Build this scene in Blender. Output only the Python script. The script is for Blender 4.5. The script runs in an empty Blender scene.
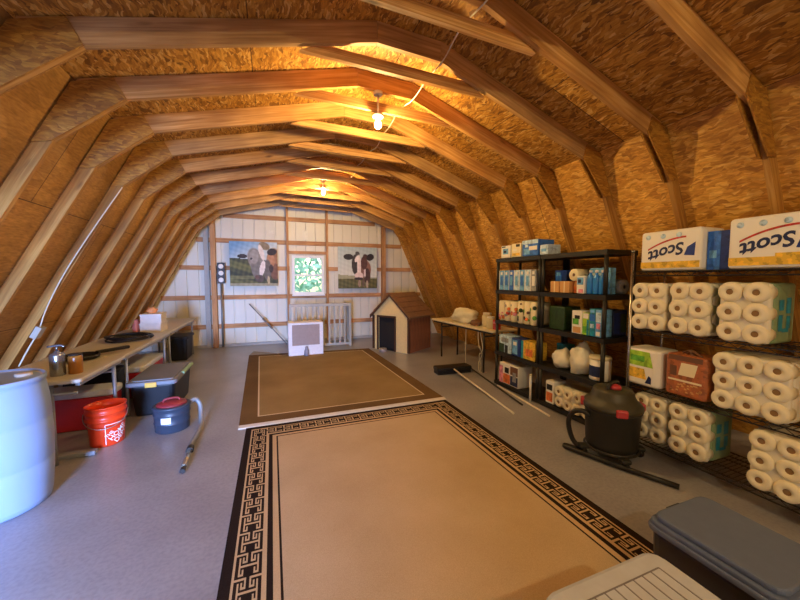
import bpy, bmesh, math, random
from mathutils import Vector, Matrix, Euler
random.seed(7)
PI = math.pi
S = bpy.context.scene
COL = S.collection

# ------------------------------------------------------------------ materials
def lin(h):
    if isinstance(h, str):
        h = h.lstrip('#'); h = [int(h[i:i+2], 16)/255 for i in (0, 2, 4)]
    return tuple(((c/12.92) if c <= .04045 else ((c+.055)/1.055)**2.4) for c in h) + (1.0,)
MATS = {}
def nt(name):
    m = bpy.data.materials.new(name); m.use_nodes = True
    t = m.node_tree; b = t.nodes['Principled BSDF']
    return m, t, b
def N(t, k, **kw):
    n = t.nodes.new(k)
    for a, v in kw.items(): setattr(n, a, v)
    return n
def plain(name, color, rough=.6, metal=0, bump=0, scale=60, var=.08, spec=.5, trans=0):
    if name in MATS: return MATS[name]
    m, t, b = nt(name)
    b.inputs['Roughness'].default_value = rough; b.inputs['Metallic'].default_value = metal
    b.inputs['Specular IOR Level'].default_value = spec
    if trans: b.inputs['Transmission Weight'].default_value = trans
    c = lin(color)
    tc = N(t, 'ShaderNodeTexCoord'); nz = N(t, 'ShaderNodeTexNoise')
    nz.inputs['Scale'].default_value = scale*.35; nz.inputs['Detail'].default_value = 4
    t.links.new(tc.outputs['Object'], nz.inputs['Vector'])
    mr = N(t, 'ShaderNodeMix', data_type='RGBA')
    mr.inputs['A'].default_value = tuple(x*(1-var*2) for x in c[:3])+(1,)
    mr.inputs['B'].default_value = tuple(min(1, x*(1+var)) for x in c[:3])+(1,)
    t.links.new(nz.outputs['Fac'], mr.inputs['Factor'])
    t.links.new(mr.outputs['Result'], b.inputs['Base Color'])
    if bump:
        n2 = N(t, 'ShaderNodeTexNoise'); n2.inputs['Scale'].default_value = scale
        t.links.new(tc.outputs['Object'], n2.inputs['Vector'])
        bp = N(t, 'ShaderNodeBump'); bp.inputs['Strength'].default_value = bump; bp.inputs['Distance'].default_value = .01
        t.links.new(n2.outputs['Fac'], bp.inputs['Height']); t.links.new(bp.outputs['Normal'], b.inputs['Normal'])
    MATS[name] = m
    return m
def emis(name, color, s):
    m, t, b = nt(name)
    b.inputs['Base Color'].default_value = lin(color)
    b.inputs['Emission Color'].default_value = lin(color); b.inputs['Emission Strength'].default_value = s
    MATS[name] = m; return m
def lumber(name, c0, c1, c2):
    m, t, b = nt(name); b.inputs['Roughness'].default_value = .65
    uv = N(t, 'ShaderNodeUVMap'); mp = N(t, 'ShaderNodeMapping')
    mp.inputs['Scale'].default_value = (1.2, 26, 1)
    t.links.new(uv.outputs['UV'], mp.inputs['Vector'])
    oi = N(t, 'ShaderNodeObjectInfo')
    nz = N(t, 'ShaderNodeTexNoise', noise_dimensions='4D'); nz.inputs['Scale'].default_value = 1.6; nz.inputs['Detail'].default_value = 6
    nz.inputs['Distortion'].default_value = .6
    t.links.new(mp.outputs['Vector'], nz.inputs['Vector'])
    mul = N(t, 'ShaderNodeMath', operation='MULTIPLY'); mul.inputs[1].default_value = 40
    t.links.new(oi.outputs['Random'], mul.inputs[0]); t.links.new(mul.outputs[0], nz.inputs['W'])
    cr = N(t, 'ShaderNodeValToRGB'); e = cr.color_ramp.elements
    e[0].position = .32; e[0].color = lin(c0); e[1].position = .7; e[1].color = lin(c2)
    x = e.new(.5); x.color = lin(c1)
    t.links.new(nz.outputs['Fac'], cr.inputs['Fac'])
    # knots
    mk = N(t, 'ShaderNodeMapping'); mk.inputs['Scale'].default_value = (2.3, 7, 1)
    t.links.new(uv.outputs['UV'], mk.inputs['Vector'])
    vo = N(t, 'ShaderNodeTexVoronoi', voronoi_dimensions='4D'); vo.inputs['Scale'].default_value = 1.0
    t.links.new(mk.outputs['Vector'], vo.inputs['Vector']); t.links.new(mul.outputs[0], vo.inputs['W'])
    kr = N(t, 'ShaderNodeValToRGB'); kr.color_ramp.elements[0].position = .05; kr.color_ramp.elements[1].position = .17
    kr.color_ramp.elements[0].color = (.25, .18, .12, 1); kr.color_ramp.elements[1].color = (1, 1, 1, 1)
    t.links.new(vo.outputs['Distance'], kr.inputs['Fac'])
    # large stain variation
    st = N(t, 'ShaderNodeTexNoise', noise_dimensions='4D'); st.inputs['Scale'].default_value = 2.2
    t.links.new(uv.outputs['UV'], st.inputs['Vector']); t.links.new(mul.outputs[0], st.inputs['W'])
    sr = N(t, 'ShaderNodeValToRGB'); sr.color_ramp.elements[0].position = .3; sr.color_ramp.elements[1].position = .7
    sr.color_ramp.elements[0].color = (.62, .56, .52, 1); sr.color_ramp.elements[1].color = (1.08, 1.05, 1, 1)
    t.links.new(st.outputs['Fac'], sr.inputs['Fac'])
    m1 = N(t, 'ShaderNodeMix', data_type='RGBA', blend_type='MULTIPLY'); m1.inputs['Factor'].default_value = 1
    t.links.new(cr.outputs['Color'], m1.inputs['A']); t.links.new(kr.outputs['Color'], m1.inputs['B'])
    m2 = N(t, 'ShaderNodeMix', data_type='RGBA', blend_type='MULTIPLY'); m2.inputs['Factor'].default_value = 1
    t.links.new(m1.outputs['Result'], m2.inputs['A']); t.links.new(sr.outputs['Color'], m2.inputs['B'])
    t.links.new(m2.outputs['Result'], b.inputs['Base Color'])
    MATS[name] = m; return m
def osb(name, cols, scale=17, panels=True, contrast=1.0, stretch=2.6, dirs=(0.35, -0.6)):
    """strand board: three layers of stretched voronoi flakes in UV space (metres)"""
    m, t, b = nt(name); b.inputs['Roughness'].default_value = .6
    uv = N(t, 'ShaderNodeUVMap')
    oi = N(t, 'ShaderNodeObjectInfo')
    dn = N(t, 'ShaderNodeTexNoise'); dn.inputs['Scale'].default_value = 5; dn.inputs['Detail'].default_value = 3
    t.links.new(uv.outputs['UV'], dn.inputs['Vector'])
    ds = N(t, 'ShaderNodeVectorMath', operation='SCALE'); ds.inputs['Scale'].default_value = .16
    t.links.new(dn.outputs['Color'], ds.inputs[0])
    ad = N(t, 'ShaderNodeVectorMath', operation='ADD')
    t.links.new(uv.outputs['UV'], ad.inputs[0]); t.links.new(ds.outputs[0], ad.inputs[1])
    outs = []
    for i, (a, sc) in enumerate(((dirs[0], 1.0), (dirs[1], 1.35), (1.3, .8))):
        mp = N(t, 'ShaderNodeMapping'); mp.inputs['Rotation'].default_value = (0, 0, a)
        mp.inputs['Scale'].default_value = (scale*sc, scale*sc*stretch, 1); mp.inputs['Location'].default_value = (i*3.7, i*1.9, 0)
        t.links.new(ad.outputs[0], mp.inputs['Vector'])
        vo = N(t, 'ShaderNodeTexVoronoi', voronoi_dimensions='2D'); vo.inputs['Scale'].default_value = 1; vo.inputs['Randomness'].default_value = 1
        t.links.new(mp.outputs['Vector'], vo.inputs['Vector'])
        sp = N(t, 'ShaderNodeSeparateColor'); t.links.new(vo.outputs['Color'], sp.inputs['Color'])
        outs.append((sp, vo))
    cr = N(t, 'ShaderNodeValToRGB'); e = cr.color_ramp.elements
    e[0].position = 0; e[0].color = lin(cols[0]); e[1].position = 1; e[1].color = lin(cols[-1])
    for k, cc in enumerate(cols[1:-1]):
        x = e.new((k+1)/(len(cols)-1)); x.color = lin(cc)
    # choose flake layer by threshold
    g = N(t, 'ShaderNodeMath', operation='GREATER_THAN'); g.inputs[1].default_value = .5
    t.links.new(outs[0][0].outputs['Green'], g.inputs[0])
    mx = N(t, 'ShaderNodeMix', data_type='FLOAT')
    t.links.new(g.outputs[0], mx.inputs['Factor']); t.links.new(outs[1][0].outputs['Red'], mx.inputs['A']); t.links.new(outs[0][0].outputs['Red'], mx.inputs['B'])
    g2 = N(t, 'ShaderNodeMath', operation='GREATER_THAN'); g2.inputs[1].default_value = .72
    t.links.new(outs[2][0].outputs['Green'], g2.inputs[0])
    mx2 = N(t, 'ShaderNodeMix', data_type='FLOAT')
    t.links.new(g2.outputs[0], mx2.inputs['Factor']); t.links.new(mx.outputs['Result'], mx2.inputs['A']); t.links.new(outs[2][0].outputs['Red'], mx2.inputs['B'])
    # squash towards middle for softer contrast
    cm = N(t, 'ShaderNodeMapRange'); cm.inputs['To Min'].default_value = .5-.5*contrast; cm.inputs['To Max'].default_value = .5+.5*contrast
    t.links.new(mx2.outputs['Result'], cm.inputs['Value'])
    t.links.new(cm.outputs['Result'], cr.inputs['Fac'])
    big = N(t, 'ShaderNodeTexNoise'); big.inputs['Scale'].default_value = 1.1; big.inputs['Detail'].default_value = 3
    t.links.new(uv.outputs['UV'], big.inputs['Vector'])
    br = N(t, 'ShaderNodeValToRGB'); br.color_ramp.elements[0].position = .3; br.color_ramp.elements[1].position = .7
    br.color_ramp.elements[0].color = (.74, .7, .66, 1); br.color_ramp.elements[1].color = (1.1, 1.08, 1.05, 1)
    t.links.new(big.outputs['Fac'], br.inputs['Fac'])
    m1 = N(t, 'ShaderNodeMix', data_type='RGBA', blend_type='MULTIPLY'); m1.inputs['Factor'].default_value = 1
    t.links.new(cr.outputs['Color'], m1.inputs['A']); t.links.new(br.outputs['Color'], m1.inputs['B'])
    last = m1
    if panels:
        bk = N(t, 'ShaderNodeTexBrick'); bk.inputs['Scale'].default_value = 1; bk.inputs['Brick Width'].default_value = 2.44
        bk.inputs['Row Height'].default_value = 1.22; bk.inputs['Mortar Size'].default_value = .004
        bk.inputs['Color1'].default_value = (1.05, 1.03, 1, 1); bk.inputs['Color2'].default_value = (.85, .82, .78, 1); bk.inputs['Mortar'].default_value = (.2, .14, .1, 1)
        t.links.new(uv.outputs['UV'], bk.inputs['Vector'])
        m2 = N(t, 'ShaderNodeMix', data_type='RGBA', blend_type='MULTIPLY'); m2.inputs['Factor'].default_value = 1
        t.links.new(m1.outputs['Result'], m2.inputs['A']); t.links.new(bk.outputs['Color'], m2.inputs['B']); last = m2
    fn = N(t, 'ShaderNodeTexNoise'); fn.inputs['Scale'].default_value = 1; fn.inputs['Detail'].default_value = 5
    fm = N(t, 'ShaderNodeMapping'); fm.inputs['Rotation'].default_value = (0, 0, dirs[0]); fm.inputs['Scale'].default_value = (14, 70, 1)
    t.links.new(uv.outputs['UV'], fm.inputs['Vector']); t.links.new(fm.outputs['Vector'], fn.inputs['Vector'])
    fr = N(t, 'ShaderNodeValToRGB'); fr.color_ramp.elements[0].position = .3; fr.color_ramp.elements[1].position = .68
    fr.color_ramp.elements[0].color = (.68, .62, .56, 1); fr.color_ramp.elements[1].color = (1.1, 1.08, 1.05, 1)
    t.links.new(fn.outputs['Fac'], fr.inputs['Fac'])
    m3 = N(t, 'ShaderNodeMix', data_type='RGBA', blend_type='MULTIPLY'); m3.inputs['Factor'].default_value = 1
    t.links.new(last.outputs['Result'], m3.inputs['A']); t.links.new(fr.outputs['Color'], m3.inputs['B'])
    t.links.new(m3.outputs['Result'], b.inputs['Base Color'])
    bp = N(t, 'ShaderNodeBump'); bp.inputs['Strength'].default_value = .25; bp.inputs['Distance'].default_value = .004
    t.links.new(mx2.outputs['Result'], bp.inputs['Height']); t.links.new(bp.outputs['Normal'], b.inputs['Normal'])
    MATS[name] = m; return m
def attr_mat(name, rough=.7):
    m, t, b = nt(name); b.inputs['Roughness'].default_value = rough
    a = N(t, 'ShaderNodeAttribute', attribute_name='Col')
    t.links.new(a.outputs['Color'], b.inputs['Base Color'])
    MATS[name] = m; return m
def carpet(name, ca, cb, scale=220):
    m, t, b = nt(name); b.inputs['Roughness'].default_value = .95; b.inputs['Specular IOR Level'].default_value = .1
    tc = N(t, 'ShaderNodeTexCoord')
    n1 = N(t, 'ShaderNodeTexNoise'); n1.inputs['Scale'].default_value = scale; n1.inputs['Detail'].default_value = 2
    n2 = N(t, 'ShaderNodeTexNoise'); n2.inputs['Scale'].default_value = 1.6; n2.inputs['Detail'].default_value = 4
    for n in (n1, n2): t.links.new(tc.outputs['Object'], n.inputs['Vector'])
    ad = N(t, 'ShaderNodeMath', operation='MULTIPLY_ADD'); ad.inputs[1].default_value = .55
    t.links.new(n1.outputs['Fac'], ad.inputs[0])
    h = N(t, 'ShaderNodeMath', operation='MULTIPLY'); h.inputs[1].default_value = .45
    t.links.new(n2.outputs['Fac'], h.inputs[0]); t.links.new(h.outputs[0], ad.inputs[2])
    cr = N(t, 'ShaderNodeValToRGB'); cr.color_ramp.elements[0].position = .35; cr.color_ramp.elements[1].position = .65
    cr.color_ramp.elements[0].color = lin(ca); cr.color_ramp.elements[1].color = lin(cb)
    t.links.new(ad.outputs[0], cr.inputs['Fac']); t.links.new(cr.outputs['Color'], b.inputs['Base Color'])
    bp = N(t, 'ShaderNodeBump'); bp.inputs['Strength'].default_value = .3; bp.inputs['Distance'].default_value = .004
    t.links.new(n1.outputs['Fac'], bp.inputs['Height']); t.links.new(bp.outputs['Normal'], b.inputs['Normal'])
    MATS[name] = m; return m

lumber('lumber', '#b07a3c', '#cc9854', '#e2b678')
lumber('lumber_grey', '#9c7444', '#b88e58', '#d0aa72')
lumber('stud_wood', '#96682c', '#b08038', '#c89c54')
lumber('wall_lumber', '#b07a48', '#c8935c', '#d8aa78')
osb('osb_roof', ['#6a4412', '#a87428', '#c48e34', '#d8a648', '#efcf86'], scale=19, contrast=.85, stretch=3.2)
osb('osb_wall', ['#90642a', '#bc8634', '#d29c40', '#e2b252', '#f2d084'], scale=16, contrast=.7, stretch=3.4)
osb('osb_gusset', ['#70481a', '#946420', '#aa7828', '#ba8a34', '#d6ae60'], scale=18, panels=False, contrast=.6, stretch=3.2)
osb('plywood', ['#96703a', '#a98044', '#b98f50', '#c49a5a', '#cfa768'], scale=3, contrast=.35, stretch=6, dirs=(1.5, 1.62))
attr_mat('print', .6); attr_mat('gloss_print', .32)

# ------------------------------------------------------------------ mesh builder
class MB:
    def __init__(s):
        s.bm = bmesh.new(); s.uv = s.bm.loops.layers.uv.new('UVMap'); s.mi = 0; s.mats = []
    def m(s, name):
        if name not in s.mats: s.mats.append(name)
        s.mi = s.mats.index(name); return s
    def face(s, pts, uvs=None, smooth=False):
        vs = [p if isinstance(p, bmesh.types.BMVert) else s.bm.verts.new(p) for p in pts]
        try: f = s.bm.faces.new(vs)
        except ValueError: return None
        f.material_index = s.mi; f.smooth = smooth
        if uvs:
            for l, u in zip(f.loops, uvs): l[s.uv].uv = u
        return f
    def hexa(s, P, L=None):
        """8 corner points: 0-3 bottom ccw, 4-7 top"""
        v = [s.bm.verts.new(p) for p in P]
        for q in ((3, 2, 1, 0), (4, 5, 6, 7), (0, 1, 5, 4), (1, 2, 6, 5), (2, 3, 7, 6), (3, 0, 4, 7)):
            f = s.bm.faces.new([v[i] for i in q]); f.material_index = s.mi
            a, b_, c_ = [v[q[i]].co for i in range(3)]
            e1 = (b_-a); e2 = (c_-b_)
            l1, l2 = e1.length, e2.length
            uv = [(0, 0), (l1, 0), (l1, l2), (0, l2)] if l1 >= l2 else [(0, 0), (0, l1), (l2, l1), (l2, 0)]
            for l, u in zip(f.loops, uv): l[s.uv].uv = u
        return s
    def box(s, cx, cy, cz, sx, sy, sz, rz=0, bev=0, R=None):
        hx, hy, hz = sx/2, sy/2, sz/2
        M = Matrix.Translation((cx, cy, cz)) @ (R if R is not None else Matrix.Rotation(rz, 4, 'Z'))
        if bev <= 0:
            P = [M @ Vector(p) for p in ((-hx, -hy, -hz), (hx, -hy, -hz), (hx, hy, -hz), (-hx, hy, -hz), (-hx, -hy, hz), (hx, -hy, hz), (hx, hy, hz), (-hx, hy, hz))]
            return s.hexa(P)
        return s.rbox(M, hx, hy, hz, bev)
    def rbox(s, M, hx, hy, hz, r, n=3, taper=1.0):
        """box with rounded vertical corners and soft top and bottom edges; taper scales the bottom"""
        r = min(r, hx*.98, hy*.98); e = min(r, hz*.6, .02)
        def ring(z, ins, k):
            out = []
            for (sx, sy, a0) in ((1, 1, 0), (-1, 1, PI/2), (-1, -1, PI), (1, -1, 1.5*PI)):
                for i in range(n+1):
                    a = a0+PI/2*i/n
                    out.append(M @ Vector(((sx*(hx-r)+max(r-ins, .0005)*math.cos(a))*k, (sy*(hy-r)+max(r-ins, .0005)*math.sin(a))*k, z)))
            return [s.bm.verts.new(p) for p in out]
        T = lambda z: taper+(1-taper)*(z+hz)/(2*hz)
        rings = [ring(z, i, T(z)) for z, i in ((-hz, e), (-hz+e*.3, e*.3), (-hz+e, 0), (hz-e, 0), (hz-e*.3, e*.3), (hz, e))]
        s.loft(rings); return s
    def loft(s, rings, caps=True, smooth=False, closed=True):
        for a, b_ in zip(rings[:-1], rings[1:]):
            n = len(a)
            for i in range(n if closed else n-1):
                j = (i+1) % n
                f = s.bm.faces.new((a[i], a[j], b_[j], b_[i])); f.material_index = s.mi; f.smooth = smooth
        if caps:
            f = s.bm.faces.new(rings[0][::-1]); f.material_index = s.mi
            f = s.bm.faces.new(rings[-1]); f.material_index = s.mi
        return s
    def lathe(s, prof, seg=32, M=None, smooth=True, caps=True):
        M = M or Matrix()
        rings = [[s.bm.verts.new(M @ Vector((r*math.cos(2*PI*i/seg), r*math.sin(2*PI*i/seg), z))) for i in range(seg)] for r, z in prof]
        return s.loft(rings, caps, smooth)
    def cyl(s, p0, p1, r, r1=None, seg=16, smooth=True):
        p0, p1 = Vector(p0), Vector(p1); d = p1-p0
        q = d.to_track_quat('Z', 'Y').to_matrix().to_4x4()
        return s.lathe([(r, 0), (r if r1 is None else r1, d.length)], seg, Matrix.Translation(p0) @ q, smooth)
    def tube(s, pts, r, seg=8, sub=6, rad=None):
        P = [Vector(p) for p in pts]
        if sub > 1 and len(P) > 2:
            Q = []
            for i in range(len(P)-1):
                a, b_, c_, d = P[max(i-1, 0)], P[i], P[i+1], P[min(i+2, len(P)-1)]
                for k in range(sub):
                    t = k/sub
                    Q.append(.5*((2*b_)+(c_-a)*t+(2*a-5*b_+4*c_-d)*t*t+(3*b_-a-3*c_+d)*t**3))
            Q.append(P[-1]); P = Q
        rings = []; up = Vector((0, 0, 1)); prev = None
        for i, p in enumerate(P):
            d = (P[min(i+1, len(P)-1)]-P[max(i-1, 0)]).normalized()
            if prev is None:
                x = d.cross(up)
                if x.length < .05: x = d.cross(Vector((1, 0, 0)))
            else: x = prev-d*prev.dot(d)
            x.normalize(); prev = x; y = d.cross(x)
            rr = rad(i/(len(P)-1)) if rad else r
            rings.append([s.bm.verts.new(p+x*rr*math.cos(2*PI*k/seg)+y*rr*math.sin(2*PI*k/seg)) for k in range(seg)])
        return s.loft(rings, True, True)
    def beam2(s, a, b_, y0, y1):
        """beam in an XZ plane: a, b_ = (bottom pair, top pair); a=((x,z)bottom,(x,z)top) at one end"""
        P = [(a[0][0], y0, a[0][1]), (b_[0][0], y0, b_[0][1]), (b_[0][0], y1, b_[0][1]), (a[0][0], y1, a[0][1]),
             (a[1][0], y0, a[1][1]), (b_[1][0], y0, b_[1][1]), (b_[1][0], y1, b_[1][1]), (a[1][0], y1, a[1][1])]
        return s.hexa(P)
    def prism(s, poly, y0, y1, axis='Y', uvo=(0, 0)):
        """polygon of (x,z) extruded along Y (or (x,y) along Z, or (y,z) along X)"""
        def mk(p, w):
            if axis == 'Y': return (p[0], w, p[1])
            if axis == 'Z': return (p[0], p[1], w)
            return (w, p[0], p[1])
        a = [s.bm.verts.new(mk(p, y0)) for p in poly]; b_ = [s.bm.verts.new(mk(p, y1)) for p in poly]
        n = len(poly)
        for vs, pp in ((a, poly), (b_[::-1], poly[::-1])):
            f = s.bm.faces.new(vs); f.material_index = s.mi
            for l, p in zip(f.loops, pp): l[s.uv].uv = (p[0]+uvo[0], p[1]+uvo[1])
        for i in range(n):
            j = (i+1) % n
            f = s.bm.faces.new((a[j], a[i], b_[i], b_[j])); f.material_index = s.mi
            L = (Vector(a[j].co)-Vector(a[i].co)).length; w = abs(y1-y0)
            for l, u in zip(f.loops, ((L, 0), (0, 0), (0, w), (L, w))): l[s.uv].uv = u
        return s
    def build(s, name, mat=None, parent=None, loc=None, shade=False):
        if mat and not s.mats: s.mats = [mat]
        bmesh.ops.recalc_face_normals(s.bm, faces=s.bm.faces[:])
        me = bpy.data.meshes.new(name); s.bm.to_mesh(me); s.bm.free()
        for k in s.mats: me.materials.append(MATS[k])
        o = bpy.data.objects.new(name, me); COL.objects.link(o)
        if parent: o.parent = parent
        if loc: o.location = loc
        return o

def tag(o, label, cat, group=None, kind=None):
    o['label'] = label
    o['category'] = cat
    if group: o['group'] = group
    if kind: o['kind'] = kind
    return o
def thing(name, label, cat, loc=(0, 0, 0), rz=0, group=None):
    o = bpy.data.objects.new(name, None); COL.objects.link(o); o.empty_display_size = .1
    o.location = loc; o.rotation_euler = (0, 0, rz)
    return tag(o, label, cat, group)
def struct(o, label=None):
    o['kind'] = 'structure'
    if label: o['label'] = label
    return o
def kids(o): return [c for c in COL.objects if c.parent == o]
def dup(root, loc, rz=0, label=None, group=None):
    r = root.copy(); COL.objects.link(r); r.location = loc; r.rotation_euler = (0, 0, rz)
    if label: r['label'] = label
    if group: r['group'] = group
    for ch in kids(root):
        c = ch.copy(); COL.objects.link(c); c.parent = r
        for g in kids(ch):
            d = g.copy(); COL.objects.link(d); d.parent = c
    return r
def art(name, w, h, nx, ny, fn, mat='print', M=None, parent=None):
    """flat print: grid of nx*ny cells in local XZ facing -Y, colour per cell from fn(u,v)->hex or rgb"""
    me = bpy.data.meshes.new(name); M = M or Matrix()
    V = [M @ Vector((w*i/nx, 0, h*j/ny)) for j in range(ny+1) for i in range(nx+1)]
    F = [(j*(nx+1)+i, j*(nx+1)+i+1, (j+1)*(nx+1)+i+1, (j+1)*(nx+1)+i) for j in range(ny) for i in range(nx)]
    me.from_pydata([tuple(v) for v in V], [], F)
    at = me.color_attributes.new('Col', 'FLOAT_COLOR', 'CORNER')
    k = 0
    for j in range(ny):
        for i in range(nx):
            c = lin(fn((i+.5)/nx, (j+.5)/ny))
            for _ in range(4): at.data[k].color = c; k += 1
    me.materials.append(MATS[mat])
    o = bpy.data.objects.new(name, me); COL.objects.link(o)
    if parent: o.parent = parent
    return o
def text_tris(txt, size, shear=0, bold=0.0):
    cu = bpy.data.curves.new('txt', 'FONT'); cu.body = txt; cu.size = size; cu.shear = shear; cu.offset = bold
    cu.align_x = 'CENTER'; cu.align_y = 'CENTER'; cu.resolution_u = 3
    o = bpy.data.objects.new('txt', cu); COL.objects.link(o)
    dg = bpy.context.evaluated_depsgraph_get()
    me = bpy.data.meshes.new_from_object(o.evaluated_get(dg))
    V = [v.co.copy() for v in me.vertices]; F = [tuple(p.vertices) for p in me.polygons]
    bpy.data.objects.remove(o); bpy.data.curves.remove(cu); bpy.data.meshes.remove(me)
    return V, F
def rgb(h): return [int(h[i:i+2], 16)/255 for i in (1, 3, 5)]
def mixc(a, b, t): return [x+(y-x)*t for x, y in zip(a, b)]

# ------------------------------------------------------------------ cross-section of the barn loft
YF = 8.57       # far gable wall
YB = -2.6       # rear gable wall behind the camera
# stud / rafter inner lines
LF = (-2.79, 0.0); LK = (-1.28, 2.795)
RF = (4.31, 0.0); RK = (3.09, 2.70)
TL = (.78, 3.33); TR = (1.32, 3.31)
def lx(z): return -1.42+.54*(z-2.53)
def rx(z): return 3.25-.45*(z-2.36)
LK = (-1.285, 2.79); RK = (3.095, 2.693)
DO = .155
# deck polyline (inner face of the sheathing)
DK = [(-2.90, 0), (-1.295, 2.975), (.78, 3.497), (1.32, 3.477), (3.13, 2.845), (4.42, 0)]
def deck_z(x):
    for (x0, z0), (x1, z1) in zip(DK[:-1], DK[1:]):
        if x0 <= x <= x1: return z0+(z1-z0)*(x-x0)/(x1-x0)
    return 0

def shell():
    # floor
    m, t, b = nt('floor_paint'); b.inputs['Roughness'].default_value = .34; b.inputs['Specular IOR Level'].default_value = .8
    tc = N(t, 'ShaderNodeTexCoord'); n1 = N(t, 'ShaderNodeTexNoise'); n1.inputs['Scale'].default_value = 1.3; n1.inputs['Detail'].default_value = 8
    n2 = N(t, 'ShaderNodeTexNoise'); n2.inputs['Scale'].default_value = 45; n2.inputs['Detail'].default_value = 3
    for n in (n1, n2): t.links.new(tc.outputs['Object'], n.inputs['Vector'])
    cr = N(t, 'ShaderNodeValToRGB'); cr.color_ramp.elements[0].position = .3; cr.color_ramp.elements[1].position = .68
    cr.color_ramp.elements[0].color = lin('#888890'); cr.color_ramp.elements[1].color = lin('#a3a3aa')
    t.links.new(n1.outputs['Fac'], cr.inputs['Fac'])
    c2 = N(t, 'ShaderNodeValToRGB'); c2.color_ramp.elements[0].position = .3; c2.color_ramp.elements[1].position = .6
    c2.color_ramp.elements[0].color = (.82, .82, .82, 1); c2.color_ramp.elements[1].color = (1, 1, 1, 1)
    t.links.new(n2.outputs['Fac'], c2.inputs['Fac'])
    mm = N(t, 'ShaderNodeMix', data_type='RGBA', blend_type='MULTIPLY'); mm.inputs['Factor'].default_value = 1
    t.links.new(cr.outputs['Color'], mm.inputs['A']); t.links.new(c2.outputs['Color'], mm.inputs['B'])
    t.links.new(mm.outputs['Result'], b.inputs['Base Color'])
    bp = N(t, 'ShaderNodeBump'); bp.inputs['Strength'].default_value = .15; bp.inputs['Distance'].default_value = .004
    t.links.new(n2.outputs['Fac'], bp.inputs['Height']); t.links.new(bp.outputs['Normal'], b.inputs['Normal'])
    MATS['floor_paint'] = m
    q = MB(); q.box((DK[0][0]+DK[-1][0])/2, (YF+YB)/2, -.06, 7.6, YF-YB+.2, .12)
    struct(q.build('floor', 'floor_paint'), 'grey painted wood floor of the barn loft')
    # sloped walls and roof deck
    def slab(name, pts, mat, label):
        q = MB(); q.m(mat)
        v = 0
        for (a, b_) in zip(pts[:-1], pts[1:]):
            d = Vector((b_[0]-a[0], b_[1]-a[1])); L = d.length; n = Vector((-d.y, d.x)).normalized()*.02
            A = [(a[0], a[1]), (b_[0], b_[1]), (b_[0]+n.x, b_[1]+n.y), (a[0]+n.x, a[1]+n.y)]
            P0 = [(p[0], YB, p[1]) for p in A]; P1 = [(p[0], YF+.05, p[1]) for p in A]
            W = YF+.05-YB
            uv = lambda i: [(0, v), (0, v+L), (W, v+L), (W, v)]
            q.face([P0[0], P0[1], P1[1], P1[0]], uv(0)); q.face([P0[3], P0[2], P1[2], P1[3]], uv(0))
            q.face([P0[0], P0[3], P1[3], P1[0]]); q.face([P0[1], P0[2], P1[2], P1[1]])
            q.face(P0); q.face(P1); v += L
        struct(q.build(name), label)
    slab('wall_left', DK[0:2], 'plywood', 'sloped plywood sheathing of the left side')
    slab('wall_right', DK[4:6], 'osb_wall', 'sloped strand board sheathing of the right side')
    slab('ceiling', DK[1:5], 'osb_roof', 'strand board roof deck above the trusses')
    # far gable wall : ribbed white steel with window opening
    plain('steel_siding', '#e2dac4', .45, 0, 0, 8, .05)
    WX0, WX1, WZ0, WZ1 = .46, 1.22, 1.17, 2.12
    xs = []; x = -2.9
    pitch = .229
    segs = []
    while x < 4.42:
        segs += [(x, 0), (x+.006, .030), (x+.026, .030), (x+.032, 0)]; x += pitch
    segs.append((4.42, 0))
    full = []
    for (x0, d0), (x1, d1) in zip(segs[:-1], segs[1:]):
        cuts = [x0]+[c for c in (WX0, WX1)+tuple(p[0] for p in DK[1:5]) if x0 < c < x1]+[x1]; cuts.sort()
        for a, b_ in zip(cuts[:-1], cuts[1:]):
            f = lambda xx: d0+(d1-d0)*(xx-x0)/(x1-x0)
            full.append((a, f(a), b_, f(b_)))
    q = MB(); q.m('steel_siding')
    for a, da, b_, db in full:
        za, zb = deck_z(a+1e-6)+.01, deck_z(b_-1e-6)+.01
        rngs = [(0, 0, za, zb)]
        if a >= WX0-1e-6 and b_ <= WX1+1e-6: rngs = [(0, 0, WZ0, WZ0), (WZ1, WZ1, za, zb)]
        for z0a, z0b, z1a, z1b in rngs:
            q.face([(a, YF+da, z0a), (b_, YF+db, z0b), (b_, YF+db, z1b), (a, YF+da, z1a)])
    wall = struct(q.build('wall_far'), 'white ribbed steel gable wall at the far end with wooden girts')
    # girts
    for z in (.47, 1.13, 1.80, 2.42, 2.98):
        def xr(z):
            return (lx(z)-.06, rx(z)+.06) if z < 2.6 else (-1.0, 2.55)
        a, b_ = xr(z)
        spans = [(a, b_)]
        if 1.17 < z < 2.12: spans = [(a, .40), (1.28, b_)]
        for s0, s1 in spans:
            g = MB(); g.box((s0+s1)/2, YF-.02, z, s1-s0, .038, .10); g.build('girt', 'wall_lumber', wall)
    plain('galv_post', '#a7a196', .5, 0, .05)
    for x, w, zt in ((-1.21, .10, 2.93), (.36, .05, 3.35), (1.29, .05, 3.3), (2.76, .10, 2.92)):
        g = MB(); g.box(x, YF-.095, zt/2, w, .11, zt); g.build('post', 'wall_lumber', wall)
    g = MB(); g.box(-1.35, YF-.06, 1.4, .10, .04, 2.8); g.build('downpipe_cover', 'galv_post', wall)
    g = MB(); g.box(1.0, YF-.05, .03, 6.4, .03, .06); g.build('sill_plate', 'galv_post', wall)
    # header board
    g = MB(); g.box(.825, YF-.045, 2.19, .88, .05, .07); g.build('window_header', 'wall_lumber', wall)
    # white sheet below the window
    plain('white_vinyl', '#eeeeea', .4, 0, 0, 10, .02)
    # window
    q = MB()
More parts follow.
